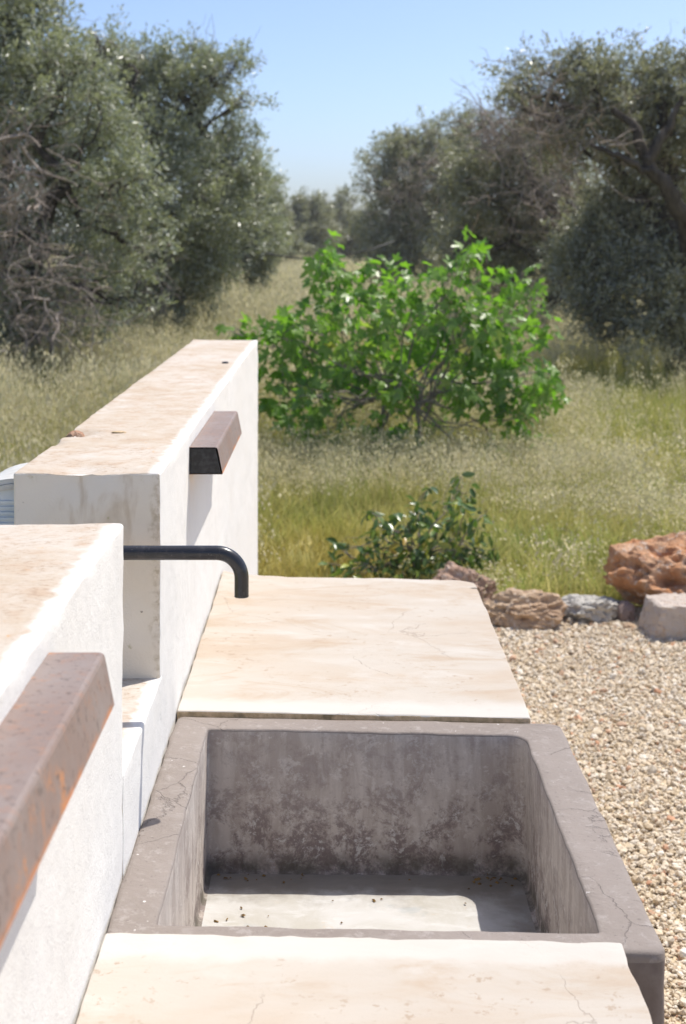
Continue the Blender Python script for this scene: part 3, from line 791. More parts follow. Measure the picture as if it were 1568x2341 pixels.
def n2(x, y, s, o=0.0): return mnoise.noise(Vector((x * s + o, y * s - o, o)))
def meadow():
    P, Rt, Sc, Id = [], [], [], []
    bands = [(6.15, 9.5, 125), (9.5, 14, 85), (14, 22, 44), (22, 36, 21), (36, 62, 9)]
    for (ya, yb, dens) in bands:
        xa, xb = -0.30 * yb - 0.6, 0.30 * yb + 0.8
        n = int((xb - xa) * (yb - ya) * dens)
        X = rng.uniform(xa, xb, n); Y = rng.uniform(ya, yb, n)
        for x, y in zip(X, Y):
            if x < -0.285 * y - 0.7 or x > 0.285 * y + 0.9: continue
            if x > -0.1 and y < gravel_edge(x) + 0.08: continue
            if -0.56 < x < -0.1 and y < 6.2: continue
            if -0.1 < x < 0.36 and y < 6.2: continue
            oat = n2(x, y, 0.55, 3.3) + 0.5 * n2(x, y, 1.7, 8.0)
            if x < -0.4 and y < 15: oat += 0.25
            if 8.0 < y < 10.5 and -0.8 < x < 1.5: oat += 0.18
            if y < 7.6 and x > -0.3: oat -= 0.25
            u = random.random()
            i = int(rng.integers(6, 10)) if oat + (u - .5) * .5 > 0.12 else (int(rng.integers(3, 6)) if oat + (u - .5) * .6 > -0.12 else int(rng.integers(0, 3)))
            s = (0.85 + 0.45 * n2(x, y, 0.9, 5.0) + random.uniform(-.2, .25)) * (1.0 if y < 16 else 1.25)
            hs = s * ((0.55 if y < 7.4 else 0.58) if (y < 10.0 and x > -0.7) else 1.0)
            if 0.02 < x < 0.85 and y < 6.95: hs *= 0.55
            if x < -0.4: hs *= 1.2
            ws = s * (1 + max(0, y - 14) * 0.035)
            P.append((x, y, -0.012)); Rt.append((random.gauss(0, .08), random.gauss(0, .08), random.uniform(0, 6.28))); Sc.append((ws, ws, max(.2, hs))); Id.append(i)
    for _ in range(270):                         # taller wild oats standing in front of the bush
        x = random.uniform(-0.6, 1.9); y = random.uniform(8.2, 9.7)
        s = random.uniform(.55, .85); P.append((x, y, -0.012)); Rt.append((random.gauss(0, .1), random.gauss(0, .1), random.uniform(0, 6.28))); Sc.append((s, s, s * random.uniform(.7, 1.0))); Id.append(int(rng.integers(6, 10)))
    # the strip behind the wall, left of it, up to where the frame sees it
    for _ in range(2600):
        x = random.uniform(-2.8, -0.66); y = random.uniform(0.6, 6.15)
        if x < -0.30 * y - 1.2: continue
        s = random.uniform(.7, 1.1); P.append((x, y, -0.012)); Rt.append((0, 0, random.uniform(0, 6.28))); Sc.append((s, s, s * .9)); Id.append(int(rng.integers(0, 10)))
    o = scatter('meadow_grass', P, Rt, Sc, Id, tc); tag(o, 'tall dry meadow grass and wild oats between the trees', 'grass', kind='stuff')
meadow()

# ------------------------------------------------------------------ boulders along the gravel edge
def boulder(name, label, loc, size, mat, seed, sub=5, pits=0.2, rough=0.35, boxy=0.0, shape=None, rz=0.0):
    bm = bmesh.new(); bmesh.ops.create_icosphere(bm, subdivisions=sub, radius=1.0)
    so = Vector((seed * 11.3, seed * 3.1, seed * 7.7)); rr_ = random.Random(seed)
    planes = [(Vector((rr_.gauss(0, 1), rr_.gauss(0, 1), rr_.gauss(0, .8))).normalized(), rr_.uniform(.62, .92)) for _ in range(15)]
    for v in bm.verts:
        d = v.co.normalized()
        if boxy:
            m = max(abs(d.x), abs(d.y), abs(d.z)); d = d.lerp(d / m, boxy)
        r = 1 + rough * fbm(d * 1.3 + so, 3)
        for pn, pd in (planes if boxy < .5 else ()):                       # broken facets
            dp = d.dot(pn)
            if dp > 0.05: r = min(r, pd / dp)
        w = mnoise.voronoi(d * 2.2 + so)[0]; w2 = mnoise.voronoi(d * 5.0 + so)[0]
        r -= pits * max(0.0, 0.50 - w[0]) * 1.2 + pits * 0.45 * max(0.0, 0.45 - w2[0])
        kq = 1.0 if boxy < .5 else 0.3
        r += kq * 0.16 * (0.35 - abs(mnoise.noise(d * 3.7 + so))) + kq * 0.11 * (0.3 - abs(mnoise.noise(d * 7 + so))) + kq * 0.05 * (0.3 - abs(mnoise.noise(d * 15 + so))) + 0.03 * mnoise.noise(d * 27 + so)
        p = Vector((d.x * size[0], d.y * size[1], d.z * size[2])) * r
        if shape: p = shape(p)
        v.co = p
    zmin = -size[2] * 0.55
    for v in bm.verts:
        if v.co.z < zmin: v.co.z = zmin + (v.co.z - zmin) * 0.15
    for f in bm.faces: f.smooth = False
    me = bpy.data.meshes.new(name); bm.to_mesh(me); bm.free(); me.materials.append(mat)
    o = link(name, me, None, (loc[0], loc[1], -zmin - 0.01)); o.rotation_euler.z = rz
    tag(o, label, 'boulder', 'boulders along the gravel edge'); return o
mr_red = mat_rock('rock_red', (0.54, 0.26, 0.125), (0.60, 0.39, 0.25), (0.70, 0.61, 0.51), 0.9, (0.22, 0.09, 0.045))
mr_tan = mat_rock('rock_tan', (0.60, 0.44, 0.295), (0.54, 0.37, 0.24), (0.68, 0.58, 0.47), 0.7, (0.33, 0.20, 0.12))
mr_white = mat_rock('rock_white', (0.52, 0.49, 0.44), (0.60, 0.56, 0.49), (0.68, 0.65, 0.60), 0.6, (0.21, 0.18, 0.155))
mr_grey = mat_rock('rock_grey', (0.60, 0.51, 0.44), (0.62, 0.54, 0.46), (0.58, 0.38, 0.23), 0.6, (0.42, 0.355, 0.31))
def mushroom(p):
    t = min(1, max(0, (p.z + 0.12) / 0.16)); k = 0.62 + 0.38 * t
    return Vector((p.x * k + (0.05 * (1 - t)), p.y * k, p.z))
boulder('boulder', 'large pitted orange-red boulder at the right edge of the picture', (1.50, 6.28, 0), (0.345, 0.26, 0.205), mr_red, 2, 5, 0.55, 0.35, 0.15, mushroom)
def slab(p): return Vector((p.x + 0.35 * p.z * (-1 if p.x > 0 else 1) * 0.6, p.y, p.z))
boulder('boulder', 'squared grey block with rust-brown top in front of the red boulder', (1.445, 5.90, 0), (0.150, 0.11, 0.098), mr_grey, 5, 5, 0.03, 0.08, 0.92, slab, 0.1)
def wedge(p): return Vector((p.x, p.y, p.z * (0.62 + 0.42 * (p.x / 0.13 + 1) / 2)))
boulder('boulder', 'small pale grey-white boulder left of the red one', (1.075, 6.13, 0), (0.165, 0.10, 0.088), mr_white, 8, 5, 0.30, 0.30, 0.25, wedge)
boulder('boulder', 'low tan boulder beside the far corner of the counter', (0.80, 6.05, 0), (0.235, 0.14, 0.100), mr_tan, 11, 5, 0.45, 0.32, 0.1)
boulder('boulder', 'pinkish boulder half hidden behind the counter, below the small shrub', (0.57, 6.36, 0), (0.17, 0.12, 0.125), mat_rock('rock_pink', (0.48, 0.31, 0.22), (0.50, 0.36, 0.28), (0.60, 0.53, 0.46), 0.6, (0.30, 0.17, 0.11)), 14, 5, 0.3, 0.3)
boulder('boulder', 'small dark pinkish stone between the white and the red boulder', (1.245, 6.10, 0), (0.05, 0.05, 0.06), mat_rock('rock_dark', (0.26, 0.19, 0.165), (0.33, 0.25, 0.22), (0.42, 0.36, 0.31), 0.4, (0.15, 0.10, 0.085)), 17, 3, 0.2, 0.3)
boulder('boulder', 'tiny tan stone on the gravel left of the squared grey block', (1.235, 5.97, 0), (0.035, 0.03, 0.024), mr_tan, 19, 3, 0.2, 0.3)

# ------------------------------------------------------------------ olive trees
def wobble_path(a, b, k, amp, rs):
    a, b = np.array(a), np.array(b); t = np.linspace(0, 1, k)[:, None]
    w = rs.normal(0, 1, (k, 3)); w = np.cumsum(w, 0); w -= t * w[-1]; L = np.linalg.norm(b - a)
    return a + (b - a) * t + w * amp * L / k

def leaf_quads(C, D, Nn, L, W):
    """diamond leaves: centre-base C, direction D, side from normal Nn"""
    S_ = np.cross(D, Nn); S_ /= np.linalg.norm(S_, axis=1, keepdims=True) + 1e-9
    N2 = np.cross(S_, D)
    V = np.stack([C, C + D * (L * 0.45)[:, None] - S_ * (W * .5)[:, None] + N2 * (L * .05)[:, None], C + D * L[:, None], C + D * (L * 0.45)[:, None] + S_ * (W * .5)[:, None] + N2 * (L * .05)[:, None]], 1)
    n = len(C); return V.reshape(-1, 3), np.arange(4 * n).reshape(n, 4)

def olive(name, label, Y, base_px, blobs, nleaf, lsize, seed, trunk_r=0.2, mat='olive', dead=0, dead_zone=None, depth=1.0, group='olive trees around the meadow', fork=0.3, boughs=()):
    rs = np.random.default_rng(seed)
    base = np.array([(base_px - VX) * Y / FPX, Y, 0.0])
    root = empty(name, tuple(base)); tag(root, label, 'tree', group)
    k = Y / FPX; B = []
    for (px, py, r, *dd) in blobs:
        dy = dd[0] if dd else rs.uniform(-0.5, 0.5) * depth
        B.append((np.array([(px - VX) * k, Y + dy, EYE - (py - HY) * k]), r * k))
    B = [(c * np.array([(Y) / Y, 1, 1]), r) for c, r in B]
    # limbs
    paths = []; top = base + np.array([rs.normal(0, .1), rs.normal(0, .1), fork * (EYE + 1.0)])
    paths.append((wobble_path(base - [0, 0, .05], top, 6, .25, rs), np.linspace(trunk_r * 1.35, trunk_r * .9, 6)))
    order = sorted(range(len(B)), key=lambda i: -B[i][1] * (1.0 if B[i][0][2] > top[2] + .3 else .2))
    limbs = []
    for q, i in enumerate(order):
        c, r = B[i]
        if q < 5:
            P = wobble_path(top, c, 9, .6, rs); limbs.append(P); paths.append((P, np.linspace(trunk_r * .52, trunk_r * .12, 9)))
        else:
            allp = np.concatenate([L_[2:] for L_ in limbs] + [np.array([base + (top - base) * .6])])
            st = allp[int(np.argmin(np.linalg.norm(allp - c, axis=1)))]
            P = wobble_path(st, c, 7, .6, rs); paths.append((P, np.linspace(trunk_r * .16, trunk_r * .06, 7)))
        for _ in range(6):
            d = rs.normal(0, 1, 3); d /= np.linalg.norm(d); e = c + d * r * .85; s0 = P[rs.integers(len(P) // 2, len(P))]
            paths.append((wobble_path(s0, e, 6, .6, rs), np.linspace(trunk_r * .055, .005, 6)))
    for (r0, r1, pp) in boughs:
        P = np.array([[(px - VX) * (Y + dy) / FPX, Y + dy, EYE - (py - HY) * (Y + dy) / FPX] for px, py, dy in pp]); tt = np.linspace(0, len(P) - 1, 4 * len(P))
        P = np.stack([np.interp(tt, np.arange(len(P)), P[:, q]) for q in range(3)], 1); P[1:-1] = (P[:-2] + P[1:-1] * 2 + P[2:]) / 4; P[1:-1] += rs.normal(0, .012, P[1:-1].shape)
        paths.append((P, np.linspace(r0, r1, len(P))))
    V, F = tube_arrays(paths, 6)
    link('trunk', np_mesh('trunk', V - base, F, M['bark'], smooth=True), root)
    # leaves gathered in sprays
    vol = np.array([r ** 2.3 for c, r in B]); vol /= vol.sum()
    CC, DD, sz = [], [], []
    for (c, r), w in zip(B, vol):
        n = int(nleaf * w * 1.1); per = 64; ns = max(4, n // per)
        d = rs.normal(0, 1, (ns, 3)); d /= np.linalg.norm(d, axis=1, keepdims=True)
        lump = 1 + 0.38 * np.array([mnoise.noise(Vector(q * 2.3 + c)) for q in d])
        rad = r * lump * (rs.uniform(0.12, 1, ns) ** 0.42)
        sc = c + d * rad[:, None]
        # sprays: short twigs pointing out and up, leaves along them
        out = d * .7 + rs.normal(0, .55, (ns, 3)) + [0, 0, .25]; out /= np.linalg.norm(out, axis=1, keepdims=True)
        tl = (.4 + lsize * 6) * rs.uniform(.12, .5, ns)
        t = rs.uniform(-.3, 1, (ns, per))
        pos = sc[:, None, :] + out[:, None, :] * (tl[:, None] * t)[..., None] + rs.normal(0, 1, (ns, per, 3)) * (.045 + .02 * r + .4 * (lsize - .07)) * (1.25 - .75 * np.clip(t, 0, 1))[..., None]
        ld = out[:, None, :] * .8 + rs.normal(0, .75, (ns, per, 3)); ld /= np.linalg.norm(ld, axis=2, keepdims=True)
        CC.append(pos.reshape(-1, 3)); DD.append(ld.reshape(-1, 3))
    C = np.concatenate(CC); D = np.concatenate(DD); ok = C[:, 2] > 0.12; C, D = C[ok], D[ok]; n = len(C)
    L = lsize * 0.92 * rs.uniform(.7, 1.25, n); W = L * rs.uniform(.24, .36, n)
    N_ = rs.normal(0, 1, (n, 3)) + [0, 0, .8]
    V, F = leaf_quads(C, D, N_, L, W)
    lowf = np.array([mnoise.noise(Vector(q)) for q in C[::13] * 1.1]); lowf = np.repeat(lowf, 13)[:n]
    rnd = np.clip(rs.uniform(0, 1, n) * .75 + .25 * (lowf + .5), 0, 1)
    link('crown', np_mesh('crown', V - base, F, M[mat], {'rnd': np.repeat(rnd, 4)}), root)
    paths = []
    for c, r in B:
        for _ in range(int(6 + 60 * r)):
            d = rs.normal(0, 1, 3); d /= np.linalg.norm(d); p = c + d * r * rs.uniform(.2, .8); q = p + (d + rs.normal(0, .7, 3)) * rs.uniform(.10, .26)
            r0 = rs.uniform(.002, .0045) * (1 + Y / 50); paths.append((wobble_path(p, q, 5, .7, rs), np.linspace(r0, r0 * .4, 5)))
    V, F = tube_arrays(paths, 3); V[:, 2] = np.maximum(V[:, 2], .02)
    link('twigs', np_mesh('twigs', V - base, F, M['twig'], smooth=True), root)['kind'] = 'stuff'
    if dead:
        paths = []
        for _ in range(dead):
            zx, zy, zr, zd = dead_zone[rs.integers(0, len(dead_zone))]
            p = np.array([(zx - VX) * k + rs.normal(0, zr * k * .55), Y + zd + rs.normal(0, .18), EYE - (zy - HY) * k + rs.normal(0, zr * k * .55)])
            d = rs.normal(0, 1, 3) * [1, .5, .8]; d /= np.linalg.norm(d); st = rs.uniform(.05, .10); m = int(rs.integers(5, 11)); P = [p]
            for _q in range(m):
                d = d + rs.normal(0, .27, 3); d /= np.linalg.norm(d); P.append(P[-1] + d * st)
            r0 = rs.choice([.004, .006, .010, .017], p=[.42, .36, .17, .05]); paths.append((np.array(P), np.linspace(r0, r0 * .35, m + 1)))
            for _c in range(3):                     # side twigs fork off at an angle
                i0 = int(rs.integers(1, m)); dd = d + rs.normal(0, .8, 3); dd /= np.linalg.norm(dd); Q = [P[i0]]
                for _q in range(4): dd = dd + rs.normal(0, .25, 3); dd /= np.linalg.norm(dd); Q.append(Q[-1] + dd * st * .8)
                paths.append((np.array(Q), np.linspace(r0 * .55, r0 * .2, 5)))
        V, F = tube_arrays(paths, 4); V = V[:]; V[:, 2] = np.maximum(V[:, 2], .02)
        o = link('dead_branches', np_mesh('dead_branches', V - base, F, M['dead'], smooth=True), root); o['label'] = 'tangle of bare grey dead twigs'; o['kind'] = 'stuff'
    return root

olive('olive_tree', 'tall olive tree at the left edge with a tangle of bare grey twigs', 13.5, 40,
      [(60, 40, 95), (-60, 150, 190), (110, 100, 75), (150, 230, 120), (50, 260, 130), (-40, 420, 180), (130, 400, 110), (40, 600, 150), (190, 560, 95), (215, 320, 95), (195, 150, 48), (215, 90, 26), (180, 690, 90), (30, 720, 120), (-20, 40, 120), (90, 10, 60), (250, 470, 70), (280, 420, 80), (265, 300, 60), (300, 560, 75), (300, 680, 55)],
      62000, 0.072, 21, 0.24, 'olive', 250, [(60, 450, 120, -1.1), (90, 560, 130, -1.2), (150, 640, 100, -1.1), (30, 660, 120, -1.25), (60, 380, 90, -1.0), (190, 690, 60, -1.0)], 0.9)
olive('olive_tree', 'broad olive tree with a flat bushy top, left of the strip of sky', 18.0, 400,
      [(410, 190, 75), (490, 190, 65), (545, 155, 36), (550, 220, 30), (350, 190, 70), (290, 170, 55), (440, 300, 110), (535, 300, 45), (330, 330, 120), (500, 400, 90), (560, 390, 40), (400, 470, 130), (300, 520, 120), (480, 520, 95), (380, 620, 100), (270, 640, 100), (470, 620, 70), (240, 240, 60), (430, 680, 60), (540, 470, 60), (265, 180, 55), (235, 130, 30), (300, 140, 42), (340, 150, 45), (270, 140, 42), (250, 110, 30), (380, 125, 30), (440, 120, 26), (470, 140, 40)],
      66000, 0.078, 22, 0.22, 'olive', 60, [(330, 640, 90, -1.0), (260, 560, 90, -1.1)], 1.0)
olive('olive_tree', 'olive tree behind the broad left one, its round edge against the lower sky', 27.0, 560,
      [(570, 440, 55), (605, 470, 34), (575, 530, 65), (530, 590, 55), (612, 550, 38), (490, 520, 70), (600, 600, 34), (560, 630, 30), (622, 440, 18)], 30000, 0.10, 23, 0.22, 'olive', 0, None, 1.0)
olive('olive_tree', 'far olive tree at the left foot of the sky gap', 48.0, 615,
      [(645, 500, 22), (640, 530, 34), (615, 570, 38), (660, 560, 30), (590, 600, 30), (635, 590, 25), (585, 540, 40)], 13000, 0.15, 24, 0.2, 'olive2', 0, None, 1.0)
olive('olive_tree', 'far olive tree with a leaning trunk in the middle of the gap', 58.0, 690,
      [(690, 490, 32), (722, 510, 38), (680, 540, 36), (735, 470, 16), (712, 560, 34), (700, 466, 20), (745, 540, 34), (675, 500, 24), (720, 480, 26), (665, 590, 30)], 15000, 0.17, 25, 0.22, 'olive2', 0, None, 1.0)
olive('olive_tree', 'far dark olive tree right of the middle, just left of the right-hand row', 66.0, 800,
      [(790, 485, 36), (800, 458, 16), (830, 510, 50), (775, 545, 42), (760, 500, 28), (820, 575, 40), (860, 540, 45), (780, 465, 18), (750, 580, 34)], 16000, 0.18, 26, 0.24, 'olive2', 0, None, 1.0)
olive('olive_tree', 'rounded olive tree forming the lower step of the right-hand row', 33.0, 950,
      [(925, 345, 48), (880, 365, 44), (858, 430, 40), (955, 400, 75), (900, 470, 72), (1000, 335, 50), (1020, 410, 75), (940, 560, 85), (860, 545, 48), (1020, 530, 85), (900, 600, 55), (985, 300, 22), (930, 300, 18), (845, 390, 22), (1040, 300, 40)],
      42000, 0.115, 27, 0.28, 'olive2', 160, [(1000, 420, 90, -1.6), (940, 440, 80, -1.5)], 1.2)
olive('olive_tree', 'olive tree with a bare dark trunk showing under its crown, right of the fig bush', 20.5, 1262,
      [(1085, 315, 38), (1065, 345, 42), (1140, 350, 80), (1230, 340, 85), (1100, 440, 85), (1200, 470, 100), (1300, 430, 95), (1120, 560, 85), (1230, 590, 90), (1165, 650, 50), (1320, 600, 80), (1050, 560, 60), (1100, 280, 16), (1050, 420, 50)],
      46000, 0.085, 28, 0.20, 'olive2', 240, [(1150, 340, 80, -1.2), (1200, 420, 90, -1.3), (1130, 310, 40, -.8), (1250, 480, 80, -1.2)], 1.0, fork=0.5, boughs=[(.10, .03, [(1262, 700, -.1), (1300, 560, -.6), (1325, 515, -.9), (1245, 462, -1.0), (1212, 415, -1.0), (1195, 350, -.9)]), (.06, .02, [(1300, 560, -.6), (1235, 480, -1.0), (1150, 420, -1.1)])])
olive('olive_tree', 'big olive tree at the right edge with thick dark limbs', 15.5, 1590,
      [(1175, 185, 32), (1150, 210, 24), (1240, 165, 32), (1290, 150, 32), (1180, 235, 30), (1340, 195, 58), (1430, 210, 72), (1540, 210, 76), (1620, 260, 105), (1370, 270, 85), (1480, 280, 70), (1270, 250, 62), (1620, 400, 90), (1430, 420, 60), (1380, 610, 80), (1480, 640, 95), (1570, 600, 90), (1400, 720, 60), (1500, 730, 70), (1620, 690, 100), (1560, 320, 60), (1330, 155, 28), (1490, 150, 28), (1555, 140, 24), (1300, 330, 60), (1340, 540, 50), (1420, 520, 75), (1510, 470, 65), (1470, 380, 50), (1330, 690, 45), (1345, 740, 32), (1300, 600, 50)],
      84000, 0.072, 29, 0.21, 'olive2', 110, [(1210, 270, 45, -.5), (1300, 320, 90, -.8), (1220, 310, 50, -.7)], 0.9, fork=0.55, boughs=[(.115, .035, [(1590, 700, -.2), (1570, 500, -.8), (1525, 430, -.9), (1478, 368, -.95), (1462, 300, -.9), (1400, 250, -.8)]), (.07, .02, [(1478, 368, -.95), (1530, 290, -.9), (1560, 220, -.8)]), (.05, .02, [(1500, 400, -.95), (1420, 360, -1.0), (1350, 330, -.9)])])
olive('olive_tree', 'most distant olive tree, closing the end of the meadow under the sky gap', 82.0, 735,
      [(650, 545, 34), (700, 540, 36), (740, 520, 34), (780, 530, 36), (820, 520, 34), (690, 580, 30), (750, 575, 30), (640, 590, 26)], 15000, 0.2, 33, 0.24, 'olive2', 0, None, 1.0)
olive('olive_tree', 'distant olive tree seen under the crowns right of the fig bush', 52.0, 1180,
      [(1150, 560, 60), (1110, 590, 40), (1210, 590, 50), (1060, 570, 40), (1170, 530, 40)], 9000, 0.18, 30, 0.2, 'olive2', 0, None, 1.0)
olive('olive_tree', 'distant olive tree seen behind the big right-hand one', 44.0, 1420,
      [(1350, 560, 70), (1420, 590, 60), (1480, 540, 70), (1550, 580, 70), (1620, 560, 60)], 12000, 0.17, 31, 0.22, 'olive2', 0, None, 1.0)

# limbs of the right-hand trees that stand out dark in front of the leaves
# black hose slung between the trees
P = [at(600, 578, 24), at(640, 585, 24), at(680, 590, 24), at(720, 592, 24), at(760, 589, 24), at(800, 582, 24), at(850, 570, 24), at(900, 552, 24.5)]
V, F = tube_arrays([([tuple(p) for p in P], [0.013] * len(P))], 8)
o = link('slung_hose', np_mesh('slung_hose', V, F, M['hose'], smooth=True)); tag(o, 'thin black hose slung between the trees behind the fig bush', 'hose')

# ------------------------------------------------------------------ leafy shrubs: leaves are parts
def fig_leaf(seed):
    r = np.random.default_rng(seed)
    ctr = [(0, .06)]; out = []
    lob = [(-125, .42), (-62, .80), (0, 1.0), (62, .80), (125, .42)]
    pts = []
    for i, (a, l) in enumerate(lob):
        l *= r.uniform(.9, 1.1); a = math.radians(a + r.uniform(-6, 6))
        for da, f in ((-.26, .72), (0, 1.0), (.26, .72)):
            pts.append((math.sin(a + da) * l * f, .30 + math.cos(a + da) * l * f * .70))
        if i < 4:
            a2 = math.radians((lob[i][0] + lob[i + 1][0]) / 2); pts.append((math.sin(a2) * .40, .30 + math.cos(a2) * .40 * .7))
    V = [(0, .30, 0)] + [(x * .62, y, 0) for x, y in pts] + [(0, 0.02, 0)]
    V = np.array(V); curl = r.uniform(.25, .6); fold = r.uniform(.15, .5)
    V[:, 2] = -curl * .35 * np.maximum(0, V[:, 1] - .25) ** 2 + fold * .45 * np.abs(V[:, 0]) - .12 * V[:, 0] ** 2 * 2 + r.normal(0, .02, len(V))
    n = len(V); F = [(0, i, i + 1) for i in range(1, n - 1)] + [(0, n - 1, 1)]
    return V, np.array(F)
def oval_leaf(seed):
    r = np.random.default_rng(seed); k = 6; V, F = [], []
    cu = r.uniform(.2, .9)
    for i in range(k):
        t = i / (k - 1); w = .23 * math.sin(math.pi * min(.98, t * .94 + .03)) ** .8; z = -cu * .4 * t * t
        V += [(-w, t, z + .10 * w / .23), (0, t, z), (w, t, z + .10 * w / .23)]
    for i in range(k - 1):
        a = i * 3; F += [(a, a + 1, a + 4), (a, a + 4, a + 3), (a + 1, a + 2, a + 5), (a + 1, a + 5, a + 4)]
    return np.array(V), np.array(F)

def leafy(name, label, cat, Y, base_pts, blobs, nleaf, size, shapes, mat_obj, mat_mass, bark, seed, stem_r, droop, dy=0.45, tipmat=None):
    rs = np.random.default_rng(seed); k = Y / FPX
    base = np.array(at(base_pts[0][0], HY, Y)); base[2] = 0
    root = empty(name, tuple(base)); tag(root, label, cat)
    B = [(np.array([(px - VX) * k, Y + (rest[0] if rest else rs.uniform(-dy, dy)), EYE - (py - HY) * k]), r * k) for (px, py, r, *rest) in blobs]
    zc = np.mean([c[2] for c, r in B]); ctr = np.mean([c for c, r in B], 0)
    # stems: each blob is fed from the nearest stem foot
    feet = [np.array([(bx - VX) * k, Y + by, 0.0]) for bx, by in base_pts]
    paths = []; tips = []
    hubs = [f + np.array([(ctr[0] - f[0]) * .35 + rs.normal(0, .06), rs.normal(0, .06), zc * .62]) for f in feet]
    for f, h in zip(feet, hubs): paths.append((wobble_path(f - [0, 0, .03], h, 7, .35, rs), np.linspace(stem_r * 1.2, stem_r * .75, 7)))
    for c, r in B:
        i = int(np.argmin([np.linalg.norm(h - c) for h in hubs])); P = wobble_path(hubs[i], c, 7, .5, rs)
        paths.append((P, np.linspace(stem_r * .55, stem_r * .2, 7)))
        for _ in range(4):
            d = rs.normal(0, 1, 3) + [0, -.3, .4]; d /= np.linalg.norm(d); paths.append((wobble_path(P[rs.integers(3, 7)], c + d * r * .9, 5, .4, rs), np.linspace(stem_r * .2, stem_r * .08, 5)))
    V, F = tube_arrays(paths, 6)
    link('stems', np_mesh('stems', V - base, F, bark, smooth=True), root)
    vol = np.array([r ** 2 for c, r in B]); vol /= vol.sum(); recs = []
    for (c, r), w in zip(B, vol):
        for _ in range(max(3, int(round(nleaf * w)))):
            d = rs.normal(0, 1, 3); d /= np.linalg.norm(d)
            p = c + d * r * rs.uniform(.25, 1.02) ** .55
            if p[2] < .05: continue
            nrm = d * .6 + np.array([.2, -.25, .45]) + rs.normal(0, .65, 3); nrm /= np.linalg.norm(nrm)
            tip = d * .8 + np.array([0, -.2, -droop]) + rs.normal(0, .5, 3); tip -= nrm * tip.dot(nrm); tip /= np.linalg.norm(tip) + 1e-9
            s = size * rs.uniform(.55, 1.15)
            recs.append((p, tip, nrm, s, int(rs.integers(0, len(shapes)))))
    recs.sort(key=lambda q: q[0][1] - q[3] * 2.0)          # those nearest the viewer and largest first
    shp = [np_mesh('leaf', v, f, mat_obj, smooth=True) for v, f in shapes]
    for (p, tip, nrm, s, i) in recs[:300]:
        o = bpy.data.objects.new('leaf', shp[i]); COL.objects.link(o); o.parent = root
        sx = np.cross(tip, nrm); m = Matrix((sx, tip, nrm)).transposed()
        o.location = p - base; o.rotation_euler = m.to_euler(); o.scale = (s, s, s)
    VV, FF, RR = [], [], []; off = 0
    for (p, tip, nrm, s, i) in recs[300:]:
        v, f = shapes[i]; sx = np.cross(tip, nrm)
        VV.append((p - base) + s * (v[:, :1] * sx + v[:, 1:2] * tip + v[:, 2:3] * nrm)); FF.append(f + off); off += len(v); RR.append(np.full(len(v), rs.uniform()))
    if VV:
        o = link('foliage', np_mesh('foliage', np.concatenate(VV), np.concatenate(FF), mat_mass, {'rnd': np.concatenate(RR)}, smooth=True), root); o['kind'] = 'stuff'
    return root

fig_o = mat_leaf_objects('fig_leaf', [(0, (0.065, 0.19, 0.014)), (.22, (0.13, 0.32, 0.020)), (.6, (0.24, 0.45, 0.030)), (.92, (0.38, 0.53, 0.06)), (1, (0.54, 0.52, 0.09))], (0.25, 0.39, 0.09), 0.34, 0.55, 0.5)
fig_m = mat_leaf('fig_leaf_inner', (0.065, 0.19, 0.016), (0.20, 0.40, 0.032), (0.25, 0.39, 0.09), 0.34, 0.55, 0.5)
leafy('fig_bush', 'wide bright green fig bush with big lobed leaves beyond the wall end', 'bush', 9.9, [(820, 0.0), (960, -0.15), (880, .2)],
      [(748, 640, 62), (748, 570, 24), (735, 600, 30), (820, 645, 52), (885, 640, 48), (930, 660, 45), (1075, 605, 48), (1077, 558, 20), (1010, 635, 45), (1140, 650, 48), (1228, 610, 13), (1215, 690, 42), (1240, 740, 26), (650, 760, 46), (590, 760, 32), (535, 762, 26), (700, 745, 66), (800, 745, 95), (930, 745, 95), (1050, 740, 95), (1140, 760, 80), (640, 840, 60), (720, 860, 75), (690, 950, 48), (830, 860, 80), (880, 965, 45), (980, 860, 85), (990, 965, 36), (1100, 870, 75), (1190, 860, 70), (1262, 885, 38), (1170, 940, 40), (1240, 945, 36), (1222, 1005, 24), (1098, 1045, 24), (1135, 1028, 24), (1240, 1010, 26), (700, 1000, 34), (860, 1010, 30), (640, 905, 40), (760, 960, 40), (930, 985, 26), (900, 860, 45, -.5), (1040, 880, 40, -.5), (720, 890, 40, -.45), (1245, 660, 12), (1235, 640, 10), (500, 755, 12), (1290, 900, 18), (850, 610, 18), (1060, 580, 22), (760, 548, 13)],
      2450, 0.114, [fig_leaf(300 + q) for q in range(6)], fig_o, fig_m, M['figbark'], 41, 0.015, 0.75)
cit_o = mat_leaf_objects('citrus_leaf', [(0, (0.05, 0.105, 0.022)), (.35, (0.10, 0.17, 0.035)), (.60, (0.19, 0.26, 0.045)), (.78, (0.38, 0.40, 0.05)), (.95, (0.40, 0.37, 0.05)), (1, (0.45, 0.22, 0.03))], (0.12, 0.19, 0.06), 0.28, 0.25, 0.6)
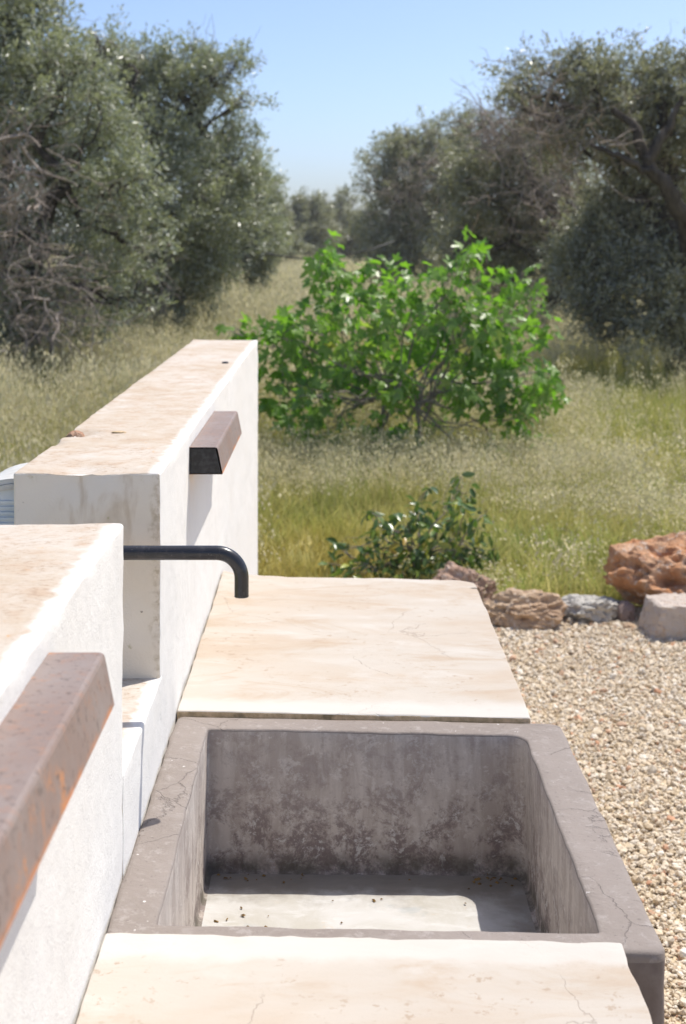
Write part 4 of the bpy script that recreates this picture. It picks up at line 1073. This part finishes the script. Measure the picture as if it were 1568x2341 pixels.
cit_m = mat_leaf('citrus_leaf_inner', (0.045, 0.10, 0.025), (0.12, 0.19, 0.04), (0.16, 0.23, 0.08), 0.28, 0.3, 0.6)
leafy('citrus_shrub', 'small dark glossy citrus shrub with yellowish young leaves behind the counter', 'shrub', 6.75, [(940, 0.0)],
      [(1060, 1130, 26), (1040, 1165, 36), (1090, 1190, 28), (960, 1185, 36), (920, 1200, 34), (870, 1190, 30), (850, 1180, 18), (1000, 1230, 52), (930, 1250, 48), (860, 1260, 46), (1060, 1250, 42), (1095, 1290, 30), (840, 1300, 40), (920, 1310, 50), (1000, 1300, 50), (800, 1285, 26), (1070, 1310, 34), (780, 1270, 22), (1115, 1275, 22), (765, 1250, 12), (760, 1290, 14), (1140, 1270, 12), (1110, 1180, 14), (1060, 1105, 12), (985, 1130, 12)],
      760, 0.060, [oval_leaf(400 + q) for q in range(5)], cit_o, cit_m, M['figbark'], 43, 0.009, 0.5, 0.16)

# ------------------------------------------------------------------ the air: thin haze for the fading far trees, added also to lift dark crowns
def haze():
    bm = bmesh.new(); bmesh.ops.create_cube(bm, size=1.0)
    x0, x1, y0, y1, z0, z1 = -60.0, 60.0, -20.0, 110.0, -1.1, 6.5
    for v in bm.verts: v.co = ((x0 + x1) / 2 + v.co.x * (x1 - x0), (y0 + y1) / 2 + v.co.y * (y1 - y0), (z0 + z1) / 2 + v.co.z * (z1 - z0))
    me = bpy.data.meshes.new('haze'); bm.to_mesh(me); bm.free()
    m = bpy.data.materials.new('haze'); m.use_nodes = True; nt = m.node_tree; nt.nodes.clear()
    out = nt.nodes.new('ShaderNodeOutputMaterial'); pv = nt.nodes.new('ShaderNodeVolumePrincipled')
    pv.inputs['Color'].default_value = (0.92, 0.91, 0.88, 1); pv.inputs['Density'].default_value = 0.0009; pv.inputs['Anisotropy'].default_value = 0.2
    nt.links.new(pv.outputs[0], out.inputs['Volume']); me.materials.append(m)
    o = link('haze', me); tag(o, 'thin haze over the meadow, added to lift the dark trees', 'haze', kind='stuff')
haze()
